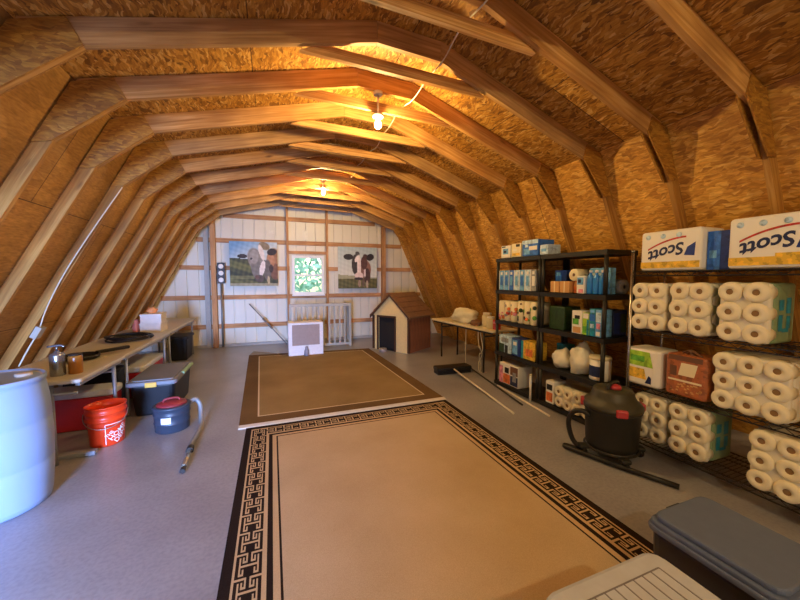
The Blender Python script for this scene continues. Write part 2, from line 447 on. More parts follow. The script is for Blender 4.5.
    for bx in ((WX0+.03, (WZ0+WZ1)/2, .06, WZ1-WZ0), (WX1-.03, (WZ0+WZ1)/2, .06, WZ1-WZ0), ((WX0+WX1)/2, WZ0+.03, WX1-WX0-.12, .06), ((WX0+WX1)/2, WZ1-.03, WX1-WX0-.12, .06)):
        q.box(bx[0], YF-.01, bx[1], bx[2], .07, bx[3])
    w = struct(q.build('window_1', 'white_vinyl'), 'small white sash window in the far gable wall')
    q = MB(); q.box((WX0+WX1)/2, YF-.01, (WZ0+WZ1)/2, WX1-WX0-.12, .05, .045); q.build('meeting_rail', 'white_vinyl', w)
    q = MB(); q.box((WX0+WX1)/2, YF-.075, WZ0-.015, WX1-WX0+.02, .09, .03); q.build('window_stool', 'white_vinyl', w)
    mg, t, b = nt('window_glass'); b.inputs['Roughness'].default_value = .02; b.inputs['Transmission Weight'].default_value = 1
    b.inputs['IOR'].default_value = 1.03; b.inputs['Base Color'].default_value = (.93, 1, .97, 1); MATS['window_glass'] = mg
    for z0, z1 in ((WZ0+.06, (WZ0+WZ1)/2-.022), ((WZ0+WZ1)/2+.022, WZ1-.06)):
        q = MB(); q.box((WX0+WX1)/2, YF, (z0+z1)/2, WX1-WX0-.12, .006, z1-z0); q.build('pane', 'window_glass', w)
    # rear gable behind the camera with an open loft doorway
    q = MB(); q.m('steel_siding')
    HX0, HX1, HZ = -2.1, -.85, 1.65
    def q4(x0, x1, z0, f): q.prism([(x0, z0), (x1, z0), (x1, f(x1)), (x0, f(x0))], YB-.05, YB)
    for (x0, z0), (x1, z1) in zip(DK[:-1], DK[1:]):
        cuts = sorted([x0, x1]+[c for c in (HX0, HX1) if x0 < c < x1])
        for a, b_ in zip(cuts[:-1], cuts[1:]):
            inside = a >= HX0-1e-6 and b_ <= HX1+1e-6
            lo = HZ if inside else 0
            f = lambda x: deck_z(min(max(x, DK[0][0]+1e-6), DK[-1][0]-1e-6))
            if inside and min(f(a), f(b_)) < HZ:
                zz = max(0, 0)
                pts = [(a, min(HZ, f(a))), (b_, min(HZ, f(b_))), (b_, f(b_)+.001), (a, f(a)+.001)]
            else: pts = [(a, lo), (b_, lo), (b_, f(b_)+.001), (a, f(a)+.001)]
            q.prism(pts, YB-.05, YB)
    struct(q.build('wall_rear'), 'rear gable wall with an open loft doorway')
shell()

# ------------------------------------------------------------------ roof trusses
TY = [.70, 1.31, 1.92, 2.53, 3.14, 3.75, 4.36, 4.97, 5.58, 6.19, 6.80, 7.41, 8.02]
def truss(y, i, label):
    t = thing('roof_truss', label, 'roof truss', (0, y, 0), 0, 'gambrel roof trusses')
    T = .038
    lum = 'lumber' if i % 3 else 'lumber_grey'
    s = .088
    # studs
    z1 = 2.72
    MB().m('stud_wood').beam2(((lx(0.0)-.10, 0), (lx(0.0), 0)), ((lx(z1)-.10, z1), (lx(z1), z1)), 0, T).build('stud', None, t)
    z1 = 2.63
    MB().m('stud_wood').beam2(((rx(0.0), 0), (rx(0.0)+.10, 0)), ((rx(z1), z1), (rx(z1)+.10, z1)), 0, T).build('stud', None, t)
    D = .160
    rl = lambda x: 3.33+.25*(x-.78)
    rr = lambda x: 3.31-.348*(x-1.32)
    MB().m(lum).beam2(((-1.27, rl(-1.27)), (-1.27, rl(-1.27)+D)), ((.78, rl(.78)), (.78, rl(.78)+D)), 0, T).build('rafter', None, t)
    MB().m(lum).beam2(((.783, 3.33), (.783, 3.33+D-.002)), ((1.318, 3.31), (1.318, 3.31+D-.002)), 0, T).build('ridge_block', None, t)
    MB().m(lum).beam2(((1.32, 3.31), (1.32, 3.31+D)), ((3.07, rr(3.07)), (3.07, rr(3.07)+D)), 0, T).build('rafter', None, t)
    # gusset plates on both faces of both knees
    GL = [(-.98, 2.888), (-1.43, 2.52), (-1.535, 2.50), (-1.30, 2.945), (-1.05, 3.025)]
    GR = [(2.90, 2.745), (3.205, 2.39), (3.30, 2.40), (3.13, 2.815), (2.945, 2.88)]
    for poly in (GL, GR):
        for (a, b_) in ((-.012, 0), (T, T+.012)):
            MB().m('osb_gusset').prism(poly, a, b_, uvo=(random.random()*9, random.random()*9)).build('gusset_plate', None, t)
    MB().m('stud_wood').beam2(((-1.475, 2.535), (-1.425, 2.525)), ((-1.005, 2.875), (-.985, 2.885)), .002, T-.002).build('gusset_block', None, t)
    # collar tie lapped on the far face
    zb = 3.165
    a, b_ = .22, 1.78
    MB().m('lumber').beam2(((a, zb+.015), (a+.16, zb+.089)), ((b_, zb-.02), (b_-.16, zb+.07)), T+.013, T+.013+.038).build('collar_tie', None, t)
    return t
ORD = ['', 'second', 'third', 'fourth', 'fifth', 'sixth', 'seventh', 'eighth', 'ninth', 'tenth', 'eleventh', 'twelfth', 'thirteenth']
n = len(TY)
for i, y in enumerate(TY):
    k = n-1-i
    lab = ('wooden roof truss next to the far white gable wall' if k == 0 else
           'wooden roof truss with strand board gussets, %s counted from the far gable wall' % ORD[k])
    truss(y, i, lab)

# ------------------------------------------------------------------ rugs
def key_bitmap():
    g = [[0]*16 for _ in range(12)]
    def put(r, a, b_):
        for c in range(a, b_+1): g[r % 12][c] = 1
    def col(c, a, b_):
        for r in range(a, b_+1): g[r % 12][c] = 1
    for mir in (0, 1):
        X = (lambda c: c) if not mir else (lambda c: 15-c)
        def P(r, a, b_):
            for c in range(a, b_+1): g[r % 12][X(c)] = 1
        def C(c, a, b_):
            for r in range(a, b_+1): g[r % 12][X(c)] = 1
        P(0, 0, 6); C(6, 0, 4); P(4, 4, 6); C(4, 2, 4)
        C(2, 2, 10); P(6, 2, 7); P(10, 2, 4); C(4, 8, 10)
    return g
KEY = key_bitmap()
carpet('rug_tan', '#b09a78', '#c8b292'); carpet('rug_dark', '#1e1512', '#30241d'); carpet('rug_key', '#b89c76', '#d0b48c')
carpet('rug_two', '#826a44', '#a0875a', 260); carpet('rug_two_edge', '#624c30', '#785e3c'); carpet('rug_cream', '#cdb894', '#dccbae')
def rug_key():
    x0, x1, y0, y1, h = -.285, 2.04, .25, 3.72, .008
    q = MB()
    seq = [(.056, 'rug_dark'), (.012, 'rug_key'), (.132, None), (.024, 'rug_key'), (.032, 'rug_dark'), (.035, 'rug_key'), (.013, 'rug_dark')]
    d = 0
    def quad(a, b_, c, e, mat):
        q.m(mat); q.face([(a, c, h), (b_, c, h), (b_, e, h), (a, e, h)])
    for w, mat in seq:
        X0, X1, Y0, Y1 = x0+d, x1-d, y0+d, y1-d
        if mat:
            quad(X0, X0+w, Y0, Y1, mat); quad(X1-w, X1, Y0, Y1, mat)
            quad(X0+w, X1-w, Y0, Y0+w, mat); quad(X0+w, X1-w, Y1-w, Y1, mat)
        else:
            cw = w/16
            def band(L, put):
                n = max(1, round(L/.165)); rh = L/(n*12)
                for r in range(n*12):
                    row = KEY[r % 12]; c = 0
                    while c < 16:
                        e = c
                        while e+1 < 16 and row[e+1] == row[c]: e += 1
                        put(c*cw, (e+1)*cw, r*rh, (r+1)*rh, 'rug_key' if row[c] else 'rug_dark'); c = e+1
            band(Y1-Y0, lambda a, b_, r0, r1, m: quad(X0+a, X0+b_, Y1-r1, Y1-r0, m))
            band(Y1-Y0, lambda a, b_, r0, r1, m: quad(X1-w+a, X1-w+b_, Y1-r1, Y1-r0, m))
            band(X1-X0-2*w, lambda a, b_, r0, r1, m: quad(X0+w+r0, X0+w+r1, Y1-b_, Y1-a, m))
            band(X1-X0-2*w, lambda a, b_, r0, r1, m: quad(X0+w+r0, X0+w+r1, Y0+a, Y0+b_, m))
        d += w
    quad(x0+d, x1-d, y0+d, y1-d, 'rug_tan')
    q.m('rug_dark')
    q.face([(x0, y0, 0), (x1, y0, 0), (x1, y0, h), (x0, y0, h)]); q.face([(x0, y1, 0), (x1, y1, 0), (x1, y1, h), (x0, y1, h)])
    q.face([(x0, y0, 0), (x0, y1, 0), (x0, y1, h), (x0, y0, h)]); q.face([(x1, y0, 0), (x1, y1, 0), (x1, y1, h), (x1, y0, h)])
    q.face([(x0, y0, 0), (x1, y0, 0), (x1, y1, 0), (x0, y1, 0)])
    o = q.build('area_rug'); tag(o, 'large tan area rug with black Greek key border', 'rug')
rug_key()
def rug_plain():
    t = thing('area_rug', 'brown area rug with thin cream line lying behind the Greek key rug', 'rug', (0, 0, 0))
    A, B, C, D = (-.36, 3.80), (2.06, 3.80), (1.98, 7.15), (-.47, 7.35)
    def lerp(u, v):
        a = Vector(A).lerp(Vector(B), u); d = Vector(D).lerp(Vector(C), u); return a.lerp(d, v)
    q = MB()
    us = [0, .075, .082, .918, .925, 1]; vs = [0, .055, .061, .945, .951, 1]
    for i in range(5):
        for j in range(5):
            mat = 'rug_two_edge' if i in (0, 4) or j in (0, 4) else ('rug_cream' if i in (1, 3) or j in (1, 3) else 'rug_two')
            q.m(mat)
            P = [lerp(us[i], vs[j]), lerp(us[i+1], vs[j]), lerp(us[i+1], vs[j+1]), lerp(us[i], vs[j+1])]
            q.face([(p.x, p.y, .010) for p in P])
    q.m('rug_two_edge')
    cs = [A, B, C, D]
    for a, b_ in zip(cs, cs[1:]+cs[:1]): q.face([(a[0], a[1], 0), (b_[0], b_[1], 0), (b_[0], b_[1], .010), (a[0], a[1], .010)])
    q.build('pile', None, t)
    plain('rug_backing', '#d8cfbe', .9, 0, .2)
    q = MB(); pts = [(-.36+2.42*k/10, 3.765+.006*math.sin(k*1.7), .013) for k in range(11)]
    q.m('rug_backing'); 
    for k in range(10):
        a, b_ = pts[k], pts[k+1]
        q.hexa([(a[0], 3.725, .001), (b_[0], 3.725, .001), (b_[0], 3.80, .001), (a[0], 3.80, .001), (a[0], 3.735, .012), (b_[0], 3.735, .012), (b_[0], 3.80, .016), (a[0], 3.80, .016)])
    o = q.build('binding', None, t); o['label'] = 'pale backing strip along the near edge'
    plain('rug_grey', '#8f8880', .9, 0, .2)
    q = MB(); q.m('rug_grey')
    q.prism([(-.46, 7.36), (.06, 7.34), (-.40, 7.72)], 0.001, .012, 'Z'); o = q.build('turned_corner', None, t); o['label'] = 'grey folded corner of the rug'
rug_plain()

# ------------------------------------------------------------------ far wall things
plain('frame_black', '#2a221e', .5); plain('canvas_edge', '#cfc6b4', .8)
def ell(u, v, cx, cy, rx_, ry_, rot=0):
    x, y = u-cx, v-cy; c, s = math.cos(rot), math.sin(rot)
    X, Y = x*c+y*s, -x*s+y*c
    return (X/rx_)**2+(Y/ry_)**2
def cow_side(u, v):
    nz = .04*math.sin(u*41+v*23)*math.sin(v*37-u*19)
    c = mixc(rgb('#c9d2d2'), rgb('#6f9cc4'), min(1, max(0, (v-.62)*2.6-(u-.2)*1.2+.1)))
    hz = .63-.06*u
    if v < hz: c = mixc(rgb('#35381a'), rgb('#6d6a30'), min(1, max(0, .5+6*nz+.5*math.sin(v*16+u*3))))
    if v < .24 and u < .5 and v > .16: c = mixc(c, rgb('#8f8a52'), .6)
    if v < .07: c = mixc(c, rgb('#b3a888'), .8)
    def lay(col, t, e, soft=.25):
        nonlocal c
        if e < 1: c = mixc(c, col, t*min(1, (1-e)/soft))
    lay(rgb('#9a6a44'), 1, ell(u, v, .92, .55, .17, .34)); lay(rgb('#7c5238'), 1, ell(u, v, .95, .33, .12, .2)); lay(rgb('#b9825a'), 1, ell(u, v, .86, .58, .09, .16))
    lay(rgb('#6b6156'), 1, ell(u, v, .78, .36, .09, .26)); lay(rgb('#3c2c24'), 1, ell(u, v, .86, .40, .05, .1))
    lay(rgb('#2c2320'), 1, ell(u, v, .26, .67, .11, .05)); lay(rgb('#8d857a'), 1, ell(u, v, .53, .60, .17, .28, .25)); lay(rgb('#7c7469'), 1, ell(u, v, .56, .38, .13, .26, .15))
    lay(rgb('#a59d92'), .8, ell(u, v, .50, .66, .10, .17)); lay(rgb('#8a7658'), 1, ell(u, v, .72, .91, .13, .09, -.4))
    lay(rgb('#e6d9cc'), 1, ell(u, v, .66, .76, .055, .2, .25)); lay(rgb('#efe2d8'), 1, ell(u, v, .67, .40, .06, .2, -.2)); lay(rgb('#54463c'), 1, ell(u, v, .61, .17, .10, .09))
    lay(rgb('#6b4a3c'), 1, ell(u, v, .56, .20, .05, .05)); lay(rgb('#251a18'), 1, ell(u, v, .88, .78, .11, .085, .25)); lay(rgb('#c7b283'), 1, ell(u, v, .80, .13, .03, .11))
    lay(rgb('#2a2622'), 1, ell(u, v, .44, .62, .025, .03))
    return [max(0, min(1, x+nz)) for x in c]
def cow_front(u, v):
    nz = .03*math.sin(u*43+v*29)*math.sin(v*31-u*23)
    c = mixc(rgb('#dcd8c4'), rgb('#a9bcbc'), min(1, max(0, v*1.2-.3)))
    if v < .34-.08*u: c = mixc(rgb('#8c8a66'), rgb('#a8a680'), v*3)
    if v < .24: c = mixc(rgb('#4e4a24'), rgb('#77713c'), min(1, max(0, .5+9*nz)))
    def lay(col, t, e, soft=.22):
        nonlocal c
        if e < 1: c = mixc(c, col, t*min(1, (1-e)/soft))
    lay(rgb('#8d6450'), 1, ell(u, v, .70, .46, .15, .24)); lay(rgb('#4a332a'), 1, ell(u, v, .74, .30, .09, .2)); lay(rgb('#dccabd'), 1, ell(u, v, .68, .40, .03, .14))
    lay(rgb('#a58a70'), 1, ell(u, v, .54, .12, .04, .1)); lay(rgb('#b5a184'), 1, ell(u, v, .74, .10, .035, .1)); lay(rgb('#6b5844'), 1, ell(u, v, .64, .14, .03, .12))
    lay(rgb('#2a2622'), 1, ell(u, v, .26, .76, .13, .075)); lay(rgb('#241e1c'), 1, ell(u, v, .82, .76, .11, .085, .3)); lay(rgb('#3b332e'), 1, ell(u, v, .43, .58, .09, .25))
    lay(rgb('#5b3a30'), 1, ell(u, v, .66, .62, .09, .17)); lay(rgb('#4c4842'), 1, ell(u, v, .49, .83, .06, .07)); lay(rgb('#f0dccf'), 1, ell(u, v, .53, .55, .055, .28)); lay(rgb('#f2e4da'), 1, ell(u, v, .48, .72, .05, .1, -.5))
    lay(rgb('#e8cfc0'), 1, ell(u, v, .53, .31, .12, .09)); lay(rgb('#3c2f2a'), 1, ell(u, v, .52, .235, .12, .04)); lay(rgb('#4a3228'), 1, ell(u, v, .69, .78, .06, .06))
    return [max(0, min(1, x+nz)) for x in c]
def canvas(label, x0, x1, z0, z1, fn):
    t = thing('canvas_print', label, 'picture', (x0, YF-.16, z0))
    w, h = x1-x0, z1-z0
    q = MB(); q.box(w/2, .012, h/2, w, .024, h); q.build('stretcher', 'canvas_edge', t)
    art('printed_canvas', w, h, 64, 64, fn, 'print', Matrix.Translation((0, -.002, 0)), t)
canvas('canvas print of a grey and brown cow beside a green field, left of the window', -.88, .13, 1.39, 2.40, cow_side)
canvas('canvas print of a black and white cow facing forward, right of the window', 1.55, 2.56, 1.31, 2.36, cow_front)

plain('dark_plastic', '#241d1a', .5); plain('dial_white', '#ece6d8', .4)
t = thing('gauge_panel', 'dark panel with three round white dials on the left wall post', 'gauge', (-1.13, YF-.152, 1.45))
q = MB(); q.box(.075, -.02, .23, .15, .04, .46); q.build('housing', 'dark_plastic', t)
for k in range(3):
    q = MB(); q.lathe([(.052, 0), (.052, .012), (.045, .016)], 20, Matrix.Translation((.075, -.04, .08+.15*k)) @ Matrix.Rotation(PI/2, 4, 'X')); q.build('dial', 'dial_white', t)
plain('grey_metal', '#8f8d88', .4, .6)
q = MB(); q.cyl((-1.06, YF-.17, .02), (-1.06, YF-.17, 1.449), .022); tag(q.build('conduit', 'grey_metal'), 'grey conduit pipe running down below the dial panel', 'pipe')
# leaning pole in front of the wall
plain('grip_grey', '#7a746a', .6)
t = thing('window_pole', 'dark pole with a thick grip leaning against the far wall under the cow picture', 'pole', (0, 0, 0))
q = MB(); q.cyl((-.50, 8.38, .98), (.30, 8.22, .02), .011); q.build('shaft', 'grey_metal', t)
q = MB(); q.cyl((-.22, 8.324, .644), (-.02, 8.284, .404), .024); q.build('grip', 'grip_grey', t)
# papers stapled to girts
plain('paper', '#e9e2cf', .8)
for x, z, w, h, lab in ((.02, 2.66, .14, .07, 'small pale note pinned to the far wall above the left cow picture'), (.78, 2.62, .13, .22, 'narrow paper sheet pinned to the far wall above the window')):
    q = MB(); q.box(x, YF-.012, z, w, .003, h); tag(q.build('paper_note', 'paper'), lab, 'note')

# spindle gate
plain('gate_grey', '#b0aea2', .5)
t = thing('safety_gate', 'grey wooden spindle gate standing below the far window', 'gate', (.33, 7.62, 0))
q = MB(); q.box(.68, 0, .97, 1.36, .05, .06); q.build('top_rail', 'gate_grey', t)
q = MB(); q.box(.68, 0, .07, 1.30, .04, .05); q.build('bottom_rail', 'gate_grey', t)
for x in (.025, 1.335):
    q = MB(); q.box(x, 0, .47, .05, .05, .94); q.build('post', 'gate_grey', t)
for k in range(10):
    q = MB(); q.box(.145+.119*k, 0, .517, .035, .02, .845); q.build('spindle', 'gate_grey', t)
q = MB(); q.box(1.335, .29, .97, .04, .50, .05); q.build('side_rail', 'gate_grey', t)
q = MB(); q.box(1.335, .29, .07, .04, .50, .05); q.build('side_rail', 'gate_grey', t)
q = MB(); q.box(1.335, .55, .5, .04, .04, 1.0); q.build('post', 'gate_grey', t)
for k in range(4):
    q = MB(); q.box(1.335, .12+.1*k, .517, .02, .03, .845); q.build('spindle', 'gate_grey', t)
# white cabinet in front of it
plain('white_paint', '#efe9e6', .5); plain('taupe_panel', '#a8948a', .7); plain('grey_ornament', '#98949c', .5)
t = thing('pet_crate', 'white framed pet crate with taupe front panel standing on the brown rug', 'crate', (.28, 6.96, .0105))
q = MB()
for bx in ((.035, .17, .33, .07, .34, .66), (.645, .17, .33, .07, .34, .66), (.34, .17, .64, .54, .34, .04), (.34, .17, .02, .54, .34, .04), (.34, .33, .33, .54, .02, .58)): q.box(*bx)
q.build('frame', 'white_paint', t)
q = MB(); q.box(.34, .02, .41, .54, .02, .42); q.build('front_panel', 'taupe_panel', t)
q = MB(); q.box(.34, .015, .12, .54, .025, .16); q.build('lower_panel', 'white_paint', t)
q = MB(); q.lathe([(.05, 0), (.05, .10), (.03, .13), (.03, .17), (.015, .19)], 16, Matrix.Translation((.34, -.055, 0.0))); q.build('latch', 'grey_ornament', t)

# dog house
lumber('dog_house_side', '#7e4a2a', '#a0643a', '#b67c4c')
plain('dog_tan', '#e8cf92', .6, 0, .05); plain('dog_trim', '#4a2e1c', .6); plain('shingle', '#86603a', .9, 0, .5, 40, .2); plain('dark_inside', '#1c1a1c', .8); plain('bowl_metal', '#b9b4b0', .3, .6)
def dog_house():
    t = thing('dog_house', 'small gabled dog house with tan front and brown shingled roof', 'dog house', (2.10, 7.14, 0), -1.0)
    W, Dp, E, A = .95, .86, .80, 1.23
    lap = .06
    q = MB(); q.m('dog_tan')
    # front wall with door opening
    d0, d1, dt = .14, .58, .72
    q.prism([(0, 0), (d0, 0), (d0, dt), (d1, dt), (d1, 0), (W, 0), (W, E), (W/2, A-.02), (0, E)], 0, .02)
    q.build('front_wall', None, t)
    q = MB(); q.prism([(0, 0), (W, 0), (W, E), (W/2, A-.02), (0, E)], Dp-.02, Dp); q.build('back_wall', 'dog_house_side', t)
    for x in (0, W-.02):
        q = MB()
        for k in range(7): q.box(x+.01, .02+(Dp-.04)*(k+.5)/7, E/2, .02, (Dp-.04)/7-.006, E)
        q.box(x+.01, Dp/2, E/2, .012, Dp-.045, E-.01)
        q.build('side_wall', 'dog_house_side', t)
    for s in (0, 1):
        q = MB(); q.m('shingle')
        ax, az = W/2, A; bx, bz = (-.07, E-.07) if s == 0 else (W+.07, E-.07)
        for k in range(5):
            u0, u1 = k/5, (k+1)/5
            p0 = (ax+(bx-ax)*u0, az+(bz-az)*u0); p1 = (ax+(bx-ax)*u1, az+(bz-az)*u1)
            q.prism([p0, p1, (p1[0], p1[1]+.035), (p0[0], p0[1]+.022)], -lap, Dp+lap)
        q.build('roof_slope', None, t)
        q = MB(); q.m('dog_trim')
        q.prism([(ax, az-.045), (bx, bz-.045), (bx, bz-.001), (ax, az-.001)], -lap+.002, -lap+.02); q.build('fascia', None, t)
    q = MB(); q.m('dog_trim')
    for x in (0.0, W): q.box(x, -.012, E/2-.02, .05, .024, E-.06)
    q.box((d0+d1)/2, -.008, dt+.02, d1-d0+.08, .016, .04)
    for x in (d0-.02, d1+.02): q.box(x, -.008, dt/2, .04, .016, dt)
    q.build('trim', None, t)
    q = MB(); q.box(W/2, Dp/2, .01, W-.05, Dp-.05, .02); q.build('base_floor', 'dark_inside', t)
    q = MB(); q.box((d0+d1)/2, .055, dt/2+.02, d1-d0+.06, .02, dt-.02); q.build('opening_shade', 'dark_inside', t)  # near-black sheet painted as the shade inside the open doorway
    q = MB(); q.lathe([(.09, .02), (.075, .09), (.06, .085), (.055, .03)], 18, Matrix.Translation(((d0+d1)/2, -.12, -.02))); o = q.build('bowl', 'bowl_metal', t)
dog_house()

# ------------------------------------------------------------------ folding tables
plain('table_beige', '#c6c1b4', .4, 0, .03); plain('table_cream', '#e6d8b4', .5); plain('table_leg', '#9aa0a8', .4, .3)
def folding_table(name, label, loc, rz, L, W, H, top, leg, group=None, ins=.30, nearx=None):
    t = thing(name, label, 'table', loc, rz, group)
    q = MB(); q.box(0, 0, H-.018, W, L, .036, bev=.03); q.build('tabletop', top, t)
    for x in (-W/2+.04, W/2-.04):
        q = MB(); q.box(x, 0, H-.052, .03, L-.12, .03); q.build('apron', leg, t)
    for y in (-1, 1):
        for x in (-1, 1):
            q = MB(); lx_ = nearx if (nearx and y < 0) else W/2-.07; q.tube([(x*lx_, y*(L/2-ins), .0), (x*lx_, y*(L/2-ins), H-.06)], .017, 10, 1); q.build('leg', leg, t)
        q = MB(); q.tube([(-(W/2-.07), y*(L/2-ins), H-.14), (W/2-.07, y*(L/2-ins), H-.14)], .012, 8, 1); q.build('crossbar', leg, t)
    return t
plain('cart_grey', '#8f9296', .4)
G_ = 'tables along the left wall'
folding_table('folding_table', 'short beige folding table on the left, nearest one beside the blue barrel', (-1.835, 3.885, 0), 0, .93, .72, .74, 'table_beige', 'table_leg', G_, .12, .12)
folding_table('folding_table', 'beige folding table on the left, middle one above the black tote', (-1.845, 5.28, 0), 0, 1.84, .72, .74, 'table_beige', 'table_leg', G_, .21)
folding_table('folding_table', 'beige folding table on the left, farthest one reaching the gable wall', (-1.855, 7.115, 0), 0, 1.81, .72, .74, 'table_beige', 'table_leg', G_, .08)
folding_table('folding_table', 'cream folding table on the right between dog house and black shelves', (3.385, 5.28, 0), .07, 1.90, .52, .74, 'table_cream', 'dark_plastic')

# ------------------------------------------------------------------ left side things
plain('barrel_blue', '#8ea4c8', .42, 0, 0, 6, .03)
plain('barrel_lid', '#cfc4b6', .5)
t = thing('plastic_barrel', 'big pale blue plastic drum at the left edge of the floor', 'barrel', (-1.775, 3.01, 0))
prof = [(.0, 0), (.24, 0), (.262, .012), (.27, .05), (.283, .20), (.287, .29), (.281, .30), (.287, .31), (.291, .45), (.288, .575), (.282, .585), (.288, .595), (.282, .72), (.268, .83), (.262, .85), (.272, .855), (.274, .885), (.262, .89), (.256, .875)]
MB().lathe([(max(r, .002), z) for r, z in prof], 56, caps=True).build('drum_body', 'barrel_blue', t)
q = MB(); q.lathe([(.002, .862), (.25, .862), (.252, .876), (.252, .876), (.15, .868), (.002, .868)], 48); q.build('drum_head', 'barrel_lid', t)
for a in (.6, 3.6):
    q = MB(); q.lathe([(.045, .866), (.045, .89), (.03, .893), (.002, .893)], 18, Matrix.Translation((.16*math.cos(a), .16*math.sin(a), 0))); q.build('bung', 'barrel_lid', t)

plain('cooler_red', '#b3202a', .4); plain('cooler_white', '#d4d8e4', .4)
def cooler(label, loc, rz, w, d, h, lidmat='cooler_white', grooves=0, group=None):
    t = thing('cooler', label, 'cooler', loc, rz, group)
    q = MB(); q.rbox(Matrix.Translation((0, 0, (h-.07)/2)), w/2-.012, d/2-.012, (h-.07)/2, .04, taper=.95); q.build('body', 'cooler_red', t)
    l = MB(); l.rbox(Matrix.Translation((0, 0, h-.035)), w/2, d/2, .035, .06); lid = l.build('lid', lidmat, t)
    for s in (-1, 1):
        q = MB(); q.tube([(s*(w/2-.005), -.10, h*.55), (s*(w/2+.02), -.10, h*.5), (s*(w/2+.02), .10, h*.5), (s*(w/2-.005), .10, h*.55)], .011, 8, 4); q.build('handle', 'cooler_white', t)
    if grooves:
        g = MB()
        n = grooves
        for k in range(n):
            x = -w/2+.08+(w-.16)*k/(n-1); g.box(x, 0, h+.0005, .005, d-.16, .002)
        for y in (-1, 1): g.box(0, y*(d/2-.08), h+.0005, w-.16, .005, .002)
        g.build('lid_groove', 'groove_grey', lid)
        q = MB(); q.box(w/2+.012, -.10, h-.10, .05, .30, .03, bev=.01); o = q.build('hinge_lip', 'cooler_red', t)
    return t
plain('lid_pale', '#b9bfce', .45); plain('groove_grey', '#77747c', .6)
cooler('red cooler with white lid beneath the left table, behind the orange bucket', (-1.88, 4.40, 0), 0, .62, .29, .41)
cooler('red cooler with bright white lid between black tote and table legs', (-1.85, 5.66, 0), 0, .52, .95, .41)
cooler('red cooler with ribbed white lid at the bottom edge of the photo', (1.18, .62, .009), 0, .61, .54, .40, grooves=10, lidmat='lid_pale')

# orange bucket
plain('bucket_orange', '#e8401a', .35); plain('print_white', '#f2eee8', .5); plain('wire', '#b8b4ae', .35, .8); plain('bucket_red', '#c4261a', .4)
def bucket():
    t = thing('bucket', 'orange plastic bucket with white diagonal lettering near the barrel', 'bucket', (-1.50, 3.90, 0))
    r0, r1, H = .128, .15, .37
    MB().lathe([(.002, 0), (r0-.004, 0), (r0, .006), (r0+.018*.6, .22), (r0+.018*.62, .225), (r1+.006, .235), (r1+.006, .25), (r1-.001, .255), (r1, .30), (r1+.007, .305), (r1+.007, .315), (r1+.001, .32), (r1+.002, .36), (r1+.008, .363), (r1+.006, H), (r1-.004, H), (r1-.008, .30), (r0-.006, .01), (.002, .008)], 48, caps=False).build('pail', 'bucket_orange', t)
    # handle bail hanging in front
    q = MB(); a0 = -1.35
    pts = []
    for k in range(13):
        a = a0-PI/2+PI*k/12
        dz = .30-.115*math.sin(PI*k/12)
        pts.append(((r1+.012+.012*math.sin(PI*k/12))*math.cos(a), (r1+.012+.012*math.sin(PI*k/12))*math.sin(a), dz))
    q.tube(pts, .0035, 6, 3); q.build('bail', 'wire', t)
    k = math.radians(42)
    q = MB(); q.m('print_white')
    lead = -.52     # heading of the logo on the pail (radians)
    rad = lambda z: r0+.018*.6*(z/.22)+.0015
    S_ = .78
    for txt, size, dy, dx in (('THE', .036, .052, -.055), ('HOME', .056, .010, -.005), ('DEPOT', .056, -.040, .015)):
        V, F = text_tris(txt, size*1.12, 0, .0004)
        P = []
        for v in V:
            x, y = v.x+dx, v.y+dy
            X, Z = x*math.cos(k)-y*math.sin(k), x*math.sin(k)+y*math.cos(k)
            zz = .112+Z*.95; a = lead+X*.95/r0
            zz = min(max(zz, .012), .215); P.append(q.bm.verts.new((rad(zz)*math.cos(a), rad(zz)*math.sin(a), zz)))
        for f in F:
            try: q.bm.faces.new([P[i] for i in f])
            except ValueError: pass
    # square outline
    def strip(xa, za, xb, zb, w):
        n = 10
        for i in range(n):
            u0, u1 = i/n, (i+1)/n
            A = []
            for (u, s) in ((u0, -1), (u1, -1), (u1, 1), (u0, 1)):
                x, z = xa+(xb-xa)*u, za+(zb-za)*u
                if xa == xb: x += s*w
                else: z += s*w
                a = lead+x/r0; A.append((rad(z)*math.cos(a), rad(z)*math.sin(a), z))
            q.face(A)
    strip(-.10, .02, -.10, .206, .0025); strip(-.10, .206, .10, .206, .0025)
    o = q.build('lettering', None, t); o['label'] = 'white block lettering in a square'
bucket()

# long grey board strip on the floor
plain('strip_grey', '#8d929c', .5)
q = MB(); q.box(-1.74, 3.66, .02, .50, .07, .04, bev=.01); tag(q.build('floor_strip', 'strip_grey'), 'short grey plastic strip on the floor beside the blue barrel', 'strip')

# black tote with grey lid
plain('tote_black', '#14161c', .45); plain('tote_lid_grey', '#787a80', .5); plain('latch_yellow', '#e0b040', .4); plain('latch_green', '#9fc49a', .5)
t = thing('storage_tote', 'black storage tote with grey lid and yellow latch beside the orange bucket', 'tote', (-1.285, 4.86, 0), 0)
q = MB(); q.rbox(Matrix.Translation((0, 0, .18)), .215, .42, .18, .05, taper=.88); q.build('bin', 'tote_black', t)
q = MB(); q.rbox(Matrix.Translation((0, 0, .385)), .245, .46, .025, .05); q.rbox(Matrix.Translation((0, 0, .413)), .20, .41, .008, .04); q.build('lid', 'tote_lid_grey', t)
q = MB(); q.box(0, -.462, .375, .11, .02, .055, bev=.008); q.build('latch', 'latch_yellow', t)
q = MB(); q.box(.235, .12, .402, .04, .50, .03, bev=.008); o = q.build('latch_bar', 'latch_green', t); o['label'] = 'pale green edge strip'
